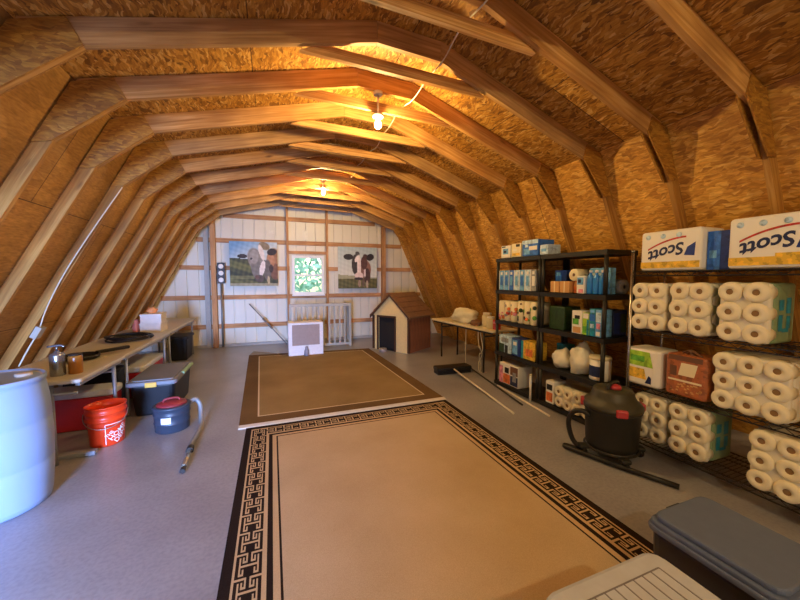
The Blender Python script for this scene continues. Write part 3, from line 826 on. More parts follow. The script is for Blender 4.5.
# black tote far
t = thing('storage_tote', 'small black tote under the far end of the left tables', 'tote', (-1.68, 7.58, 0), 0)
q = MB(); q.rbox(Matrix.Translation((0, 0, .21)), .15, .27, .21, .04, taper=.86); q.build('bin', 'tote_black', t)
q = MB(); q.rbox(Matrix.Translation((0, 0, .44)), .175, .30, .025, .04); q.build('lid', 'dark_plastic', t)
# dark tote under the near table
plain('navy_dark', '#171b2c', .6)
t = thing('storage_tote', 'dark navy bin in the shade under the near left table', 'tote', (-1.95, 4.88, 0), 0)
q = MB(); q.rbox(Matrix.Translation((0, 0, .24)), .26, .17, .24, .04, taper=.9); q.build('bin', 'navy_dark', t)
q = MB(); q.rbox(Matrix.Translation((0, 0, .495)), .28, .19, .018, .04); q.build('lid', 'navy_dark', t)

# small bucket vacuum with hose
plain('vac_navy', '#343d4c', .45); plain('vac_red', '#8e2a30', .5); plain('hose_grey', '#8d8f92', .45, .2); plain('chrome', '#d8cfb8', .2, .9); plain('label_white', '#e6e6ea', .6)
t = thing('bucket_vacuum', 'small navy bucket vacuum with red lid and grey hose', 'vacuum', (-1.00, 4.02, 0))
MB().lathe([(.002, 0), (.145, 0), (.152, .008), (.155, .08), (.160, .085), (.160, .092), (.156, .098), (.159, .17), (.164, .175), (.164, .182), (.160, .188), (.163, .235), (.168, .24), (.168, .255), (.15, .262)], 40).build('pail', 'vac_navy', t)
MB().lathe([(.135, .262), (.13, .275), (.09, .292), (.002, .297)], 32).build('lid', 'vac_red', t)
q = MB(); q.tube([(-.07, -.02, .288), (-.05, -.02, .318), (.05, .01, .318), (.07, .01, .288)], .011, 8, 4); q.build('lid_handle', 'vac_red', t)
q = MB(); q.m('label_white')
for k in range(6):
    a0, a1 = -1.95+.09*k, -1.95+.09*(k+1); r = .1635
    q.face([(r*math.cos(a0), r*math.sin(a0), .105), (r*math.cos(a1), r*math.sin(a1), .105), (r*math.cos(a1), r*math.sin(a1), .168), (r*math.cos(a0), r*math.sin(a0), .168)])
q.build('label', None, t)
q = MB(); q.tube([(.13, .05, .22), (.19, .10, .25), (.235, .10, .19), (.25, .05, .10), (.27, -.08, .035), (.28, -.28, .026), (.27, -.52, .026), (.28, -.60, .026)], .023, 12, 6, rad=None); hs = q.build('hose', 'hose_grey', t)
q = MB(); q.cyl((.278, -.59, .026), (.282, -.66, .026), .029); q.build('cuff', 'dark_plastic', hs)
q = MB(); q.cyl((.282, -.66, .026), (.295, -.93, .024), .021); q.build('wand', 'chrome', hs)
q = MB(); q.cyl((.295, -.93, .024), (.30, -1.0, .022), .019); q.build('nozzle', 'dark_plastic', hs)

# things on the left tables
ZT = .7405
plain('steel_can', '#9ea4ac', .25, .85); plain('amber', '#a06a2c', .3); plain('black_rubber', '#161414', .5); plain('box_white', '#e2ddd8', .6); plain('pink', '#e58a7c', .6); plain('orange_item', '#e79a62', .6)
t = thing('pump_canister', 'steel pump canister on the near left table by the barrel', 'canister', (-1.70, 3.62, ZT))
MB().lathe([(.048, 0), (.05, .004), (.05, .17), (.045, .185), (.02, .195), (.02, .21)], 24).build('can', 'steel_can', t)
q = MB(); q.cyl((0, 0, .21), (0, 0, .25), .008); q.tube([(-.06, 0, .245), (.02, 0, .255), (.05, 0, .24)], .009, 8, 3); q.build('pump_handle', 'steel_can', t)
t = thing('glass_jar', 'amber jar with pale edge beside the steel canister', 'jar', (-1.60, 3.66, ZT))
MB().lathe([(.046, 0), (.048, .005), (.048, .14), (.042, .155)], 24).build('jar_body', 'amber', t)
MB().lathe([(.045, .155), (.045, .17), (.002, .172)], 24).build('lid', 'dark_plastic', t)
t = thing('griddle_pan', 'flat black pan with handle lying on the near left table', 'pan', (-1.83, 4.28, ZT), .9)
MB().lathe([(.10, 0), (.15, .01), (.155, .045), (.148, .045), (.14, .014), (.002, .012)], 32, caps=False).build('pan', 'black_rubber', t)
q = MB(); q.box(.30, 0, .04, .32, .05, .035, bev=.012); q.build('handle', 'black_rubber', t)
q = MB()
pts = []
for k in range(64):
    a = k/16*2*PI*1.0; r = .235+.03*math.sin(k*.7)-.004*(k//16)
    pts.append((r*math.cos(a), r*1.1*math.sin(a), .014+.011*(k//16)+.004*math.sin(k)))
q.tube(pts, .012, 8, 2); o = q.build('hose_coil', 'black_rubber', None, (-1.80, 5.45, ZT+.006)); tag(o, 'coiled black hose lying flat on the left tables', 'hose')
for k, (z, lab) in enumerate(((ZT, 'white cardboard carton on the left table, lower of a stack of two'), (ZT+.141, 'white cardboard carton on the left table, upper of a stack of two'))):
    t = thing('carton', lab, 'box', (-1.73, 6.20, z), .06*k, 'white cartons stacked on the left table')
    q = MB(); q.box(0, 0, .06, .26, .36, .12); q.build('box', 'box_white', t)
    q = MB(); q.box(0, 0, .13, .27, .37, .02); q.build('lid', 'box_white', t)
def crumple(name, label, cat, loc, sx, sy, sz, mat, seed, amp=.18, group=None, flat=True):
    r = random.Random(seed); q = MB(); ph = [(r.uniform(-4, 4), r.uniform(-4, 4), r.uniform(-4, 4), r.uniform(0, 6)) for _ in range(7)]
    rings = []
    for j in range(1, 14):
        th = PI*j/14; ring = []
        for i in range(22):
            a = 2*PI*i/22; d = Vector((math.sin(th)*math.cos(a), math.sin(th)*math.sin(a), -math.cos(th)))
            k = 1+amp*sum(math.sin(p[0]*d.x*1.8+p[1]*d.y*1.8+p[2]*d.z*1.8+p[3]) for p in ph)/3
            z = d.z*k
            if flat: z = max(z, -.72)
            ring.append(q.bm.verts.new((d.x*k*sx/2, d.y*k*sy/2, (z+.72 if flat else z+1)*sz/(1.72 if flat else 2))))
        rings.append(ring)
    q.loft(rings, True, True)
    o = q.build(name, mat, None, loc); tag(o, label, cat, group); return o
crumple('rag', 'pink rag beside the white cartons on the left table', 'rag', (-1.925, 6.12, ZT), .09, .16, .20, 'pink', 3)
crumple('rag', 'orange rag lying on top of the white carton stack', 'rag', (-1.76, 6.24, ZT+.282), .13, .14, .09, 'orange_item', 5)

# electrical box and cable on the left studs
plain('cable_white', '#d8d0bc', .5); plain('elec_grey', '#a9a59a', .5)
t = thing('junction_box', 'grey electrical box with cable on a left wall stud', 'outlet', (lx(1.02)+.045, 4.36, 1.02))
q = MB(); q.box(0, .019, 0, .05, .08, .12, R=Matrix.Rotation(.49, 4, 'Y')); q.build('box', 'elec_grey', t)
q = MB(); q.tube([(.03, .0, .06), (.10, -.02, .25), (.27, -.05, .60), (.50, -.045, 1.02), (.76, -.02, 1.48)], .0055, 6, 4); q.build('cable', 'cable_white', t)
q = MB(); q.tube([(-.03, .02, -.06), (-.10, .02, -.20), (-.16, .02, -.33)], .007, 6, 4); q.build('cable', 'cable_white', t)

# ------------------------------------------------------------------ bulbs and overhead cable
plain('porcelain', '#efe6d4', .4)
BULB = emis('bulb_glow', '#ffd68c', 2200)
def bulb(loc, label, ztop):
    t = thing('light_bulb', label, 'lamp', loc, 0, 'bare bulbs under the trusses')
    MB().lathe([(.004, -.062), (.018, -.058), (.028, -.045), (.031, -.028), (.027, -.008), (.018, .012), (.014, .025)], 20).build('glass_bulb', 'bulb_glow', t)
    MB().lathe([(.02, .02), (.022, .04), (.05, .045), (.055, .062), (.03, .066)], 24).build('lamp_holder', 'porcelain', t)
    L_ = ztop-loc[2]
    q = MB(); q.cyl((0, 0, .064), (0, 0, L_-.03), .010, seg=10); q.lathe([(.04, L_-.03), (.045, L_-.02), (.045, L_)], 20); q.build('stem', 'porcelain', t)
bulb((.98, 3.159, 3.047), 'glowing bare light bulb hanging nearer in the roof', 3.321)
bulb((.893, 6.209, 3.12), 'glowing bare light bulb hanging farther back near the gable wall', 3.324)
q = MB(); pts = [(1.28+.02*math.sin(k*1.3), .9+.305*k, 3.285-.035*(k % 2)) for k in range(18)]
q.tube(pts, .0055, 6, 5); tag(q.build('electric_cable', 'cable_white'), 'white electric cable strung under the roof trusses', 'cable')

# ------------------------------------------------------------------ black shelving units
plain('shelf_black', '#1b1916', .5, 0, 0, 20, .06)
def shelf_unit(label, y0):
    t = thing('shelving_unit', label, 'shelf', (3.05, y0, 0), 0, 'black plastic shelving units')
    W, D = .86, .44
    for z in (.06, .50, .955, 1.39, 1.84):
        q = MB(); q.box(D/2, W/2, z-.025, D, W, .05)
        for k in range(7): q.box(D/2, W*(k+.5)/7, z+.001, D-.08, .03, .004)
        q.build('shelf', 'shelf_black', t)
    for x in (.022, D-.022):
        for y in (.022, W-.022):
            q = MB()
            for a, b_ in ((0, .01), (.06, .45), (.50, .905), (.955, 1.34), (1.39, 1.79)):
                if a == 0: continue
                q.cyl((x, y, a), (x, y, b_), .021, seg=12)
            q.build('post', 'shelf_black', t)
    return t
shelf_unit('black five-tier shelf unit, the farther one next to the cream folding table', 3.215)
shelf_unit('black five-tier shelf unit, the nearer one behind the tank vacuum', 2.345)

# cartons / packs
COLS = dict(blue='#2f6fd0', sky='#6aa9e0', pale='#b9d4ea', white='#e9e6de', cream='#e8dcb8', yellow='#e0b53c', orange='#d8743c', navy='#1d2b58', teal='#1f8aa8', green='#5fae3c', dgreen='#26401e', tan='#cf9c60', red='#b8352c', pink2='#d98aa4', grey='#8f9296', brown='#6d4a34', lime='#9cc83c', black='#181818', dblue='#173a8c')
def printed(name, color):
    m = plain(name, color, .42, 0, 0, 8, .03); t = m.node_tree; b = t.nodes['Principled BSDF']
    src = b.inputs['Base Color'].links[0].from_socket
    tc = N(t, 'ShaderNodeTexCoord'); nz = N(t, 'ShaderNodeTexNoise'); nz.inputs['Scale'].default_value = 22; nz.inputs['Detail'].default_value = 2.5
    t.links.new(tc.outputs['Object'], nz.inputs['Vector'])
    cr = N(t, 'ShaderNodeValToRGB'); e = cr.color_ramp.elements
    e[0].position = .40; e[0].color = (.55, .58, .62, 1); e[1].position = .44; e[1].color = (1, 1, 1, 1)
    x = e.new(.57); x.color = (1, 1, 1, 1); x = e.new(.60); x.color = (1.35, 1.3, 1.2, 1)
    t.links.new(nz.outputs['Fac'], cr.inputs['Fac'])
    mm = N(t, 'ShaderNodeMix', data_type='RGBA', blend_type='MULTIPLY'); mm.inputs['Factor'].default_value = .75
    t.links.new(src, mm.inputs['A']); t.links.new(cr.outputs['Color'], mm.inputs['B']); t.links.new(mm.outputs['Result'], b.inputs['Base Color'])
COLS['bag'] = '#a8623a'
PLAIN = ('cream', 'white', 'brown', 'tan')
for k, v in COLS.items():
    if k in PLAIN: plain('p_'+k, v, .42, 0, 0, 8, .03)
    else: printed('p_'+k, v)
def carton(name, label, cat, loc, d, w, h, base, patches=(), group=None, rz=0, side=()):
    """box with front face toward -X; patches on the front: (u0,v0,u1,v1,colour); u runs along +Y reversed so that u=0 is the far end"""
    q = MB(); q.m('p_'+base); q.box(d/2, w/2, h/2, d, w, h, bev=.008)
    e = -.0012
    for k_, (u0, v0, u1, v1, c) in enumerate(patches):
        e = -.0012-.0006*k_
        q.m('p_'+c); q.face([(e, w*(1-u0), h*v0), (e, w*(1-u1), h*v0), (e, w*(1-u1), h*v1), (e, w*(1-u0), h*v1)])
    for k_, (u0, v0, u1, v1, c) in enumerate(side):
        e = -.0012-.0006*k_
        q.m('p_'+c); q.face([(d*u0, e, h*v0), (d*u1, e, h*v0), (d*u1, e, h*v1), (d*u0, e, h*v1)])
    o = q.build(name, None, None, loc); o.rotation_euler = (0, 0, rz)
    return tag(o, label, cat, group)
X0 = 3.07
Z5, Z4, Z3, Z2, Z1 = .0645, .5045, .9595, 1.3945, 1.8445
# top shelf, farther unit
carton('tissue_pack', 'white and grey pack on top of the farther black shelf, left end', 'pack', (X0, 3.80, Z1), .22, .19, .17, 'white', [(.2, .3, .8, .75, 'sky'), (.3, .4, .6, .6, 'navy'), (.1, .85, .5, .95, 'navy')])
carton('tissue_pack', 'cream and yellow pack in the middle of the top black shelf', 'pack', (X0, 3.585, Z1), .22, .19, .18, 'cream', [(.1, .1, .9, .3, 'yellow'), (.5, .75, .9, .95, 'black'), (.2, .45, .6, .6, 'white')])
carton('tissue_pack', 'blue and white pack on the top black shelf, right of the cream one', 'pack', (X0, 3.28, Z1), .26, .28, .20, 'blue', [(.0, .75, 1, 1, 'pale'), (.1, .1, .5, .45, 'sky'), (.45, .35, .95, .6, 'white'), (.2, .55, .4, .72, 'pale')])
carton('tissue_pack', 'small pale pack at the right end of the top black shelf', 'pack', (X0, 3.12, Z1), .20, .13, .12, 'pale', [(.2, .3, .8, .6, 'sky')])
# second shelf farther: row of blue cartons
for k in range(7):
    c = ['sky', 'sky', 'blue', 'pale', 'sky', 'pale', 'grey'][k]
    y = 3.968-.104*(k+1)+.06
    carton('towel_roll', ['sky blue towel roll at the left end of the wrapped row', 'sky blue towel roll, second from the left of the wrapped row', 'darker blue towel roll, third from the left of the wrapped row', 'pale blue towel roll in the middle of the wrapped row', 'sky blue towel roll, third from the right of the wrapped row', 'pale towel roll, second from the right of the wrapped row', 'greyish towel roll at the right end of the wrapped row'][k]+'', 'paper towel', (X0, y, Z2), .11, .098, .275, c, [(0, 0, .12, 1, 'white'), (.3, .25, .8, .7, ['blue', 'blue', 'sky', 'sky', 'blue', 'sky', 'white'][k]), (.35, .78, .75, .92, 'white')], 'wrapped towel rolls in a row')
# second shelf nearer
carton('tissue_pack', 'blue wrapped pack standing at the back of the second shelf, left side', 'pack', (X0+.15, 2.98, Z2), .18, .17, .26, 'dblue', [(.1, .3, .6, .8, 'blue'), (.15, .75, .5, .9, 'sky')])
for k, y in enumerate((2.94, 2.80)):
    carton('carton', ['plain tan carton on the second black shelf, left of a pair', 'plain tan carton on the second black shelf, right of a pair'][k], 'box', (X0, y, Z2), .14, .13, .13, 'tan', [(.45, 0, .55, 1, 'cream')], 'tan cartons')
carton('carton', 'orange and red carton on the second black shelf beside the tan pair', 'box', (X0+.06, 2.66, Z2), .14, .135, .135, 'orange', [(.5, .1, .95, .5, 'red'), (.1, .55, .9, .9, 'tan')])
# towel roll lying on the cartons
t = thing('paper_roll', 'beige paper roll lying on top of the tan cartons', 'paper roll', (X0+.02, 2.76, Z2+.136+.065))
MB().lathe([(.018, 0), (.062, 0), (.065, .004), (.065, .20), (.018, .20)], 28, Matrix.Rotation(PI/2, 4, 'Y'), caps=False).build('paper', 'p_cream', t)
MB().lathe([(.02, .004), (.02, .196)], 16, Matrix.Rotation(PI/2, 4, 'Y'), caps=True).build('core', 'p_brown', t)
carton('tissue_pack', 'small blue and white pack beside the blue bottles on the second shelf', 'pack', (X0-.01, 2.60, Z2), .05, .095, .19, 'white', [(.1, .5, .9, .9, 'sky'), (.2, .6, .6, .8, 'navy'), (.3, .05, .9, .25, 'pink2')])
plain('blue_plastic', '#2b7fd4', .25); plain('cap_white', '#e8e4ea', .4)
for k in range(3):
    t = thing('detergent_bottle', 'blue detergent bottle on the second shelf, ' + ['left of three', 'middle of three', 'right of three'][k], 'bottle', (X0+.035, 2.563-.07*k, Z2), 0, 'blue detergent bottles')
    MB().lathe([(.002, 0), (.03, 0), (.034, .01), (.034, .15), (.03, .18), (.014, .205), (.013, .22)], 20).build('bottle_body', 'blue_plastic', t)
    MB().lathe([(.016, .22), (.016, .245), (.002, .247)], 14).build('cap', 'cap_white', t)
carton('tissue_pack', 'dull blue pack behind the detergent bottles on the second shelf', 'pack', (X0+.12, 2.41, Z2), .085, .24, .27, 'sky', [(.1, .2, .9, .8, 'pale')])
t = thing('paper_roll', 'grey brown roll at the open right end of the second shelf', 'paper roll', (X0+.29, 2.475, Z2+.075), -PI/2)
MB().lathe([(.02, 0), (.07, 0), (.075, .005), (.075, .09), (.07, .095), (.02, .095)], 26, Matrix.Rotation(PI/2, 4, 'Y'), caps=False).build('paper', 'p_grey', t)
# third shelf farther: floral towel packs
def towel_pack(label, loc, w, h, d, seed, tint):
    r = random.Random(seed); t = thing('towel_pack', label, 'paper towel pack', loc)
    n = 3; R_ = w/n/2*.99
    for k in range(n):
        q = MB(); q.m('p_cream'); q.lathe([(R_*.75, 0), (R_*.98, .012), (R_, h*.5), (R_*.98, h-.012), (R_*.75, h)], 20, Matrix.Translation((w/n/2, w*(k+.5)/n, 0)))
        for i in range(9):
            q.m('p_'+r.choice(tint)); a = PI+r.uniform(-1.1, 1.1); z = h*r.uniform(.12, .9); s_ = r.uniform(.014, .03)
            q.lathe([(s_, 0), (s_*.6, .003), (.001, .004)], 8, Matrix.Translation((w/n/2+R_*.985*math.cos(a), w*(k+.5)/n+R_*.985*math.sin(a), z)) @ Matrix.Rotation(a, 4, 'Z') @ Matrix.Rotation(PI/2, 4, 'Y'))
        q.build('roll', None, t)
    q = MB(); q.box(d/2+w/n*.5, w/2, h/2, d-w/n*.5, w*.98, h*.97, bev=.03); q.build('wrap', 'p_cream', t)
    return t
towel_pack('cream paper towel pack with pink print on the third shelf of the farther unit', (X0-.02, 3.66, Z3), .37, .285, .25, 2, ['pink2', 'orange', 'red', 'grey'])
towel_pack('cream paper towel pack with green print beside the pink printed one', (X0-.02, 3.285, Z3), .35, .30, .25, 4, ['dgreen', 'green', 'brown', 'orange'])
carton('wrapped_bundle', 'dark green bundle in shade on the third shelf of the nearer unit', 'bundle', (X0+.05, 2.90, Z3), .25, .22, .27, 'dgreen', [(.25, .15, .45, .85, 'dgreen')])
carton('carton', 'white carton with green and orange print on the third shelf', 'box', (X0, 2.62, Z3), .14, .13, .25, 'white', [(.15, .05, .9, .3, 'tan'), (.1, .4, .7, .65, 'green'), (.3, .65, .8, .8, 'black')])
carton('carton', 'lime green carton on the third shelf', 'box', (X0, 2.535, Z3), .14, .08, .235, 'lime', [(.1, .75, .9, .98, 'white'), (.1, .1, .9, .4, 'green'), (.7, .0, 1, .7, 'teal')])
carton('carton', 'tall teal blue carton on the third shelf', 'box', (X0, 2.468, Z3), .15, .062, .285, 'teal', [(.0, .55, 1, .8, 'blue'), (.15, .3, .85, .45, 'pale'), (.1, .85, .9, .95, 'sky')])
carton('carton', 'sky blue carton with pink print on the third shelf beside the front post', 'box', (X0, 2.392, Z3), .15, .072, .28, 'sky', [(.2, .3, .8, .5, 'pink2'), (.1, .55, .9, .9, 'pale'), (.2, .05, .8, .2, 'white')])
carton('carton', 'dark blue wrapped pack at the open end of the third shelf', 'pack', (X0+.17, 2.395, Z3), .20, .28, .27, 'navy', [], side=[(.05, .1, .45, .9, 'dblue'), (.55, .15, .95, .85, 'dgreen')])
# fourth shelf farther
carton('carton', 'pale grey blue pack on the fourth shelf of the farther unit', 'pack', (X0, 3.74, Z4), .20, .26, .25, 'pale', [(.0, .0, .45, .5, 'dgreen'), (.5, .0, .75, .45, 'black'), (.2, .6, .8, .85, 'grey')])
carton('carton', 'blue carton on the fourth shelf, between pale pack and yellow box', 'box', (X0, 3.56, Z4), .20, .165, .24, 'dblue', [(.1, .1, .7, .9, 'sky'), (.2, .6, .6, .8, 'white')])
carton('carton', 'yellow carton on the fourth shelf of the farther unit', 'box', (X0, 3.29, Z4), .20, .25, .235, 'yellow', [(.0, .0, .18, 1, 'teal'), (.35, .2, .85, .6, 'orange')])
carton('carton', 'dark teal pack at the back of the fourth shelf', 'pack', (X0+.24, 3.02, Z4), .13, .16, .25, 'teal', [(.1, .1, .9, .6, 'black')])
plain('bag_white', '#e6e0cc', .35, 0, .3, 30)
crumple('plastic_bag', 'smaller white plastic bag of paper on the fourth shelf', 'bag', (X0+.12, 2.96, Z4), .22, .20, .22, 'bag_white', 11, .20)
crumple('plastic_bag', 'larger white plastic bag with knotted top on the fourth shelf', 'bag', (X0+.13, 2.72, Z4), .24, .22, .33, 'bag_white', 14, .20)
t = thing('tub', 'white tub with navy label on the fourth shelf', 'tub', (X0+.11, 2.475, Z4))
MB().lathe([(.002, 0), (.095, 0), (.10, .01), (.10, .215)], 32).build('tub_body', 'p_white', t)
MB().lathe([(.104, .215), (.104, .24), (.095, .245), (.002, .246)], 32).build('lid', 'p_cream', t)
q = MB(); q.m('p_navy')
for k in range(16):
    a0, a1 = 2.2+1.9*k/16, 2.2+1.9*(k+1)/16; r = .1012
    q.face([(r*math.cos(a0), r*math.sin(a0), .04), (r*math.cos(a1), r*math.sin(a1), .04), (r*math.cos(a1), r*math.sin(a1), .15), (r*math.cos(a0), r*math.sin(a0), .15)])
q.build('label', None, t)
# bottom shelf
carton('printed_carton', 'carton with orange and navy print on the bottom shelf of the farther unit', 'box', (X0, 3.58, Z5), .24, .40, .29, 'white', [(.0, .0, .2, .85, 'pink2'), (.22, .05, .58, .5, 'orange'), (.3, .55, .52, .82, 'black'), (.6, .05, .98, .5, 'navy'), (.6, .55, .98, .95, 'brown'), (.72, .25, .9, .7, 'grey')])
t = thing('white_tube', 'short white tube standing in front of the post between the black shelf units', 'tube', (3.025, 3.30, 0.0))
MB().cyl((0, 0, 0), (0, 0, .33), .014).build('tube_body', 'p_white', t)
MB().cyl((0, 0, .33), (0, 0, .35), .016).build('cap', 'p_cream', t)
carton('printed_carton', 'white carton with orange label at the left of the bottom shelf, nearer unit', 'box', (X0, 2.975, Z5), .20, .12, .27, 'white', [(.1, .1, .9, .5, 'orange'), (.15, .6, .85, .85, 'black')])

# ------------------------------------------------------------------ paper roll packs
plain('tissue', '#e9dfc2', .8, 0, .12, 90, .04); plain('core_brown', '#8a6a44', .8); plain('film_white', '#e2dcc8', .3, 0, .1, 25)
plain('film_green', '#88a07a', .35, 0, .15, 30, .2)
def roll_pack(label, loc, cols, rows, R_, D, rz=0, film='film_white', skip=(), group=None, sidemark=False):
    """rolls with their ends toward -X, columns along +Y (first column at y=0), rows up"""
    t = thing('toilet_paper_pack', label, 'toilet paper', loc, rz, group)
    rj = random.Random(hash(label) % 1000 if False else len(label)*7+cols)
    for r in range(rows):
        for c in range(cols):
            if (c, r) in skip: continue
            M = Matrix.Translation((rj.uniform(-.008, .008), R_*(2*c+1), R_*(2*r+1))) @ Matrix.Rotation(PI/2, 4, 'Y')
            q = MB(); q.lathe([(.019, .012), (.022, .0), (R_*.86, .0), (R_*.99, .014), (R_*.99, .10), (.02, .10)], 24, M, caps=False); ro = q.build('roll', 'tissue', t)
            q = MB(); q.lathe([(.020, .006), (.020, .02), (.002, .022)], 12, M); q.build('core', 'core_brown', ro)
    q = MB(); q.m('film_white')
    w, h = cols*2*R_, rows*2*R_
    q.rbox(Matrix.Translation((.045, w/2, h/2)), .025, w/2*.96, h/2*.96, .05); q.m(film)
    q.rbox(Matrix.Translation((.06+(D-.06)/2, w/2, h/2)), (D-.06)/2, w/2*.97, h/2*.97, .05); wr = q.build('wrap', None, t)
    if sidemark:
        q = MB(); q.m('p_teal')
        for (a, b_, c, d) in ((.12, .55, .18, .72), (.21, .5, .27, .75), (.12, .22, .17, .48), (.17, .20, .25, .26), (.22, .26, .27, .46)):
            y = w*.0075-.001 if True else 0
            q.face([(a, y, h*b_), (c, y, h*b_), (c, y, h*d), (a, y, h*d)])
        q.build('print_marks', None, wr)
    return t
XR = 3.0
# bottom of the nearer black unit
roll_pack('pack of paper rolls on the bottom black shelf beside the orange labelled carton', (X0-.01, 2.46, Z5), 4, 2, .0625, .30)

# ------------------------------------------------------------------ wire rack
plain('rack_wire', '#3a3632', .35, .6); plain('rack_chrome', '#a8a29a', .25, .9)
RY0, RY1, RX0, RX1 = .86, 2.06, 3.0, 3.45
t = thing('wire_rack', 'black wire rack with chrome posts holding paper goods on the right', 'shelf rack', (0, 0, 0))
RZ = (.15, .62, 1.11, 1.62)
for z in RZ:
    q = MB()
    for x in (RX0, RX1): 
        for dz in (0, -.035): q.box(x, (RY0+RY1)/2, z-.006+dz, .008, RY1-RY0, .008)
    for y in (RY0, RY1):
        for dz in (0, -.035): q.box((RX0+RX1)/2, y, z-.006+dz, RX1-RX0, .008, .008)
    for k in range(40):
        y = RY0+(RY1-RY0)*(k+.5)/40; q.box((RX0+RX1)/2, y, z-.004, RX1-RX0, .004, .004)
    for k in range(24):
        y0 = RY0+(RY1-RY0)*k/24; y1 = RY0+(RY1-RY0)*(k+1)/24
        q.tube([(RX0, y0, z-.04 if k % 2 else z-.006), (RX0, y1, z-.006 if k % 2 else z-.04)], .0025, 4, 1)
    for x in (RX0+.15, RX0+.3): q.box(x, (RY0+RY1)/2, z-.011, .006, RY1-RY0, .006)
    q.build('wire_shelf', 'rack_wire', t)
for x in (RX0, RX1):
    for y in (RY0, RY1):
        top = 1.80 if x == RX0 else 1.78
        q = MB(); q.cyl((x, y, .0), (x, y, top), .0125, seg=14); q.lathe([(.016, 0), (.016, .012), (.006, .02)], 12, Matrix.Translation((x, y, top-.012))); q.build('post', 'rack_chrome', t)
        q = MB(); q.lathe([(.022, 0), (.022, .012), (.013, .018)], 14, Matrix.Translation((x, y, 0))); q.build('foot', 'dark_plastic', t)
# products on the rack
zr = [z+.0005 for z in RZ]
def scott(label, loc, w, h, d, rz=0, extra=False):
    t = thing('paper_towel_case', label, 'paper towel pack', loc, rz)
    q = MB(); q.m('p_white'); q.box(d/2, w/2, h/2, d, w, h, bev=.02); q.build('wrap', None, t)
    q = MB(); q.m('p_yellow'); e = -.001
    q.face([(e, w*.99, h*.06), (e, w*.01, h*.06), (e, w*.01, h*.22), (e, w*.99, h*.22)])
    q.m('p_pale')
    for k in range(5):
        y = w-.06-.115*k
        if y < .04: break
        q.lathe([(.020, 0), (.020, .001), (.008, .0015)], 12, Matrix.Translation((e, y, h*.86)) @ Matrix.Rotation(-PI/2, 4, 'Y'))
    q.build('print_bands', None, t)
    # lettering, the pack stands upside down
    V, F = text_tris('Scott', .155, .28, .004)
    q = MB(); q.m('p_navy')
    cy, cz = w-.205, h*.47
    P = []
    for v in V:
        x, y = -v.x, -v.y
        X, Z = x*math.cos(.24)-y*math.sin(.24), x*math.sin(.24)+y*math.cos(.24)
        P.append(q.bm.verts.new((-.0018, cy-X*.82, cz+Z*.82)))
    for f in F:
        try: q.bm.faces.new([P[i] for i in f])
        except ValueError: pass
    q.m('p_red')
    for k in range(12):
        u0, u1 = k/12, (k+1)/12
        zf = lambda u: cz+.035+.085*u-.02*(2*u-1)**2
        ya, yb = w-.06-.28*u0, w-.06-.28*u1
        q.face([(-.0016, ya, zf(u0)), (-.0016, yb, zf(u1)), (-.0016, yb, zf(u1)+.014), (-.0016, ya, zf(u0)+.014)])
    q.m('p_dblue'); q.face([(-.0015, w-.33, h*.36), (-.0015, w-.40, h*.34), (-.0015, w-.405, h*.66), (-.0015, w-.35, h*.55)])
    o = q.build('lettering', None, t)
    if extra:
        q = MB(); q.m('p_navy'); y0 = .24
        q.face([(-.0016, y0-.08, h*.36), (-.0016, y0-.20, h*.36), (-.0016, y0-.20, h*.72), (-.0016, y0-.17, h*.72)])
        q.m('p_green'); q.face([(-.0016, y0+.01, h*.66), (-.0016, y0-.07, h*.66), (-.0016, y0-.07, h*.76), (-.0016, y0+.01, h*.76)])
        q.m('p_yellow'); q.face([(-.0017, w*.60, h*.06), (-.0017, w*.01, h*.06), (-.0017, w*.01, h*.28), (-.0017, w*.60, h*.28)])
        q.build('print_panel', None, t)
    return t
scott('white paper towel pack with blue lettering on top of the wire rack, the smaller one', (XR+.01, 1.56, zr[3]), .44, .325, .30)
scott('long white paper towel pack with blue lettering at the right end of the rack top', (XR+.01, .80, zr[3]), .60, .345, .30, 0, True)
carton('towel_pack', 'dark blue wrapped pack between two white packs on the rack top', 'pack', (XR+.08, 1.41, zr[3]), .26, .145, .285, 'dblue', [(.0, .0, .55, 1, 'blue'), (.1, .3, .4, .5, 'sky')])
roll_pack('toilet paper pack on the rack second shelf, leftmost of three', (XR, 1.785, zr[2]), 2, 3, .068, .36)
roll_pack('toilet paper pack on the rack second shelf, middle of three', (XR, 1.485, zr[2]), 2, 3, .069, .36)
roll_pack('toilet paper pack with green side on the rack second shelf, rightmost of three', (XR-.01, 1.16, zr[2]), 2, 3, .070, .36, film='film_green', sidemark=True)
# third shelf down
t = thing('napkin_pack', 'green and white wrapped pack at the left of the third rack shelf', 'pack', (XR, 1.80, zr[1]))
q = MB(); q.m('p_white'); q.rbox(Matrix.Translation((.14, .145, .16)), .14, .145, .16, .05); q.build('wrap', None, t)
q = MB(); q.m('p_lime')
e = -.0015
q.face([(e, .27, .17), (e, .05, .17), (e, .08, .30), (e, .27, .30)]); q.m('p_yellow'); q.face([(e, .25, .06), (e, .10, .06), (e, .12, .15), (e, .25, .15)]); q.m('p_green'); q.face([(e-.001, .24, .21), (e-.001, .12, .21), (e-.001, .12, .26), (e-.001, .24, .26)])
q.m('p_navy'); q.face([(e-.001, .11, .03), (e-.001, .06, .03), (e-.001, .06, .08), (e-.001, .08, .10)]); q.build('print_patch', None, t)
t = thing('printed_bag', 'orange brown printed bag on the third rack shelf', 'bag', (XR+.005, 1.475, zr[1]))
q = MB(); q.m('p_bag'); q.rbox(Matrix.Translation((.12, .145, .165)), .12, .145, .165, .04); q.build('wrap', None, t)
q = MB()
q.m('p_cream'); q.face([(e, .26, .12), (e, .03, .12), (e, .03, .135), (e, .26, .135)]); q.face([(e, .19, .17), (e, .08, .17), (e, .06, .27), (e, .17, .27)]); q.m('p_brown')
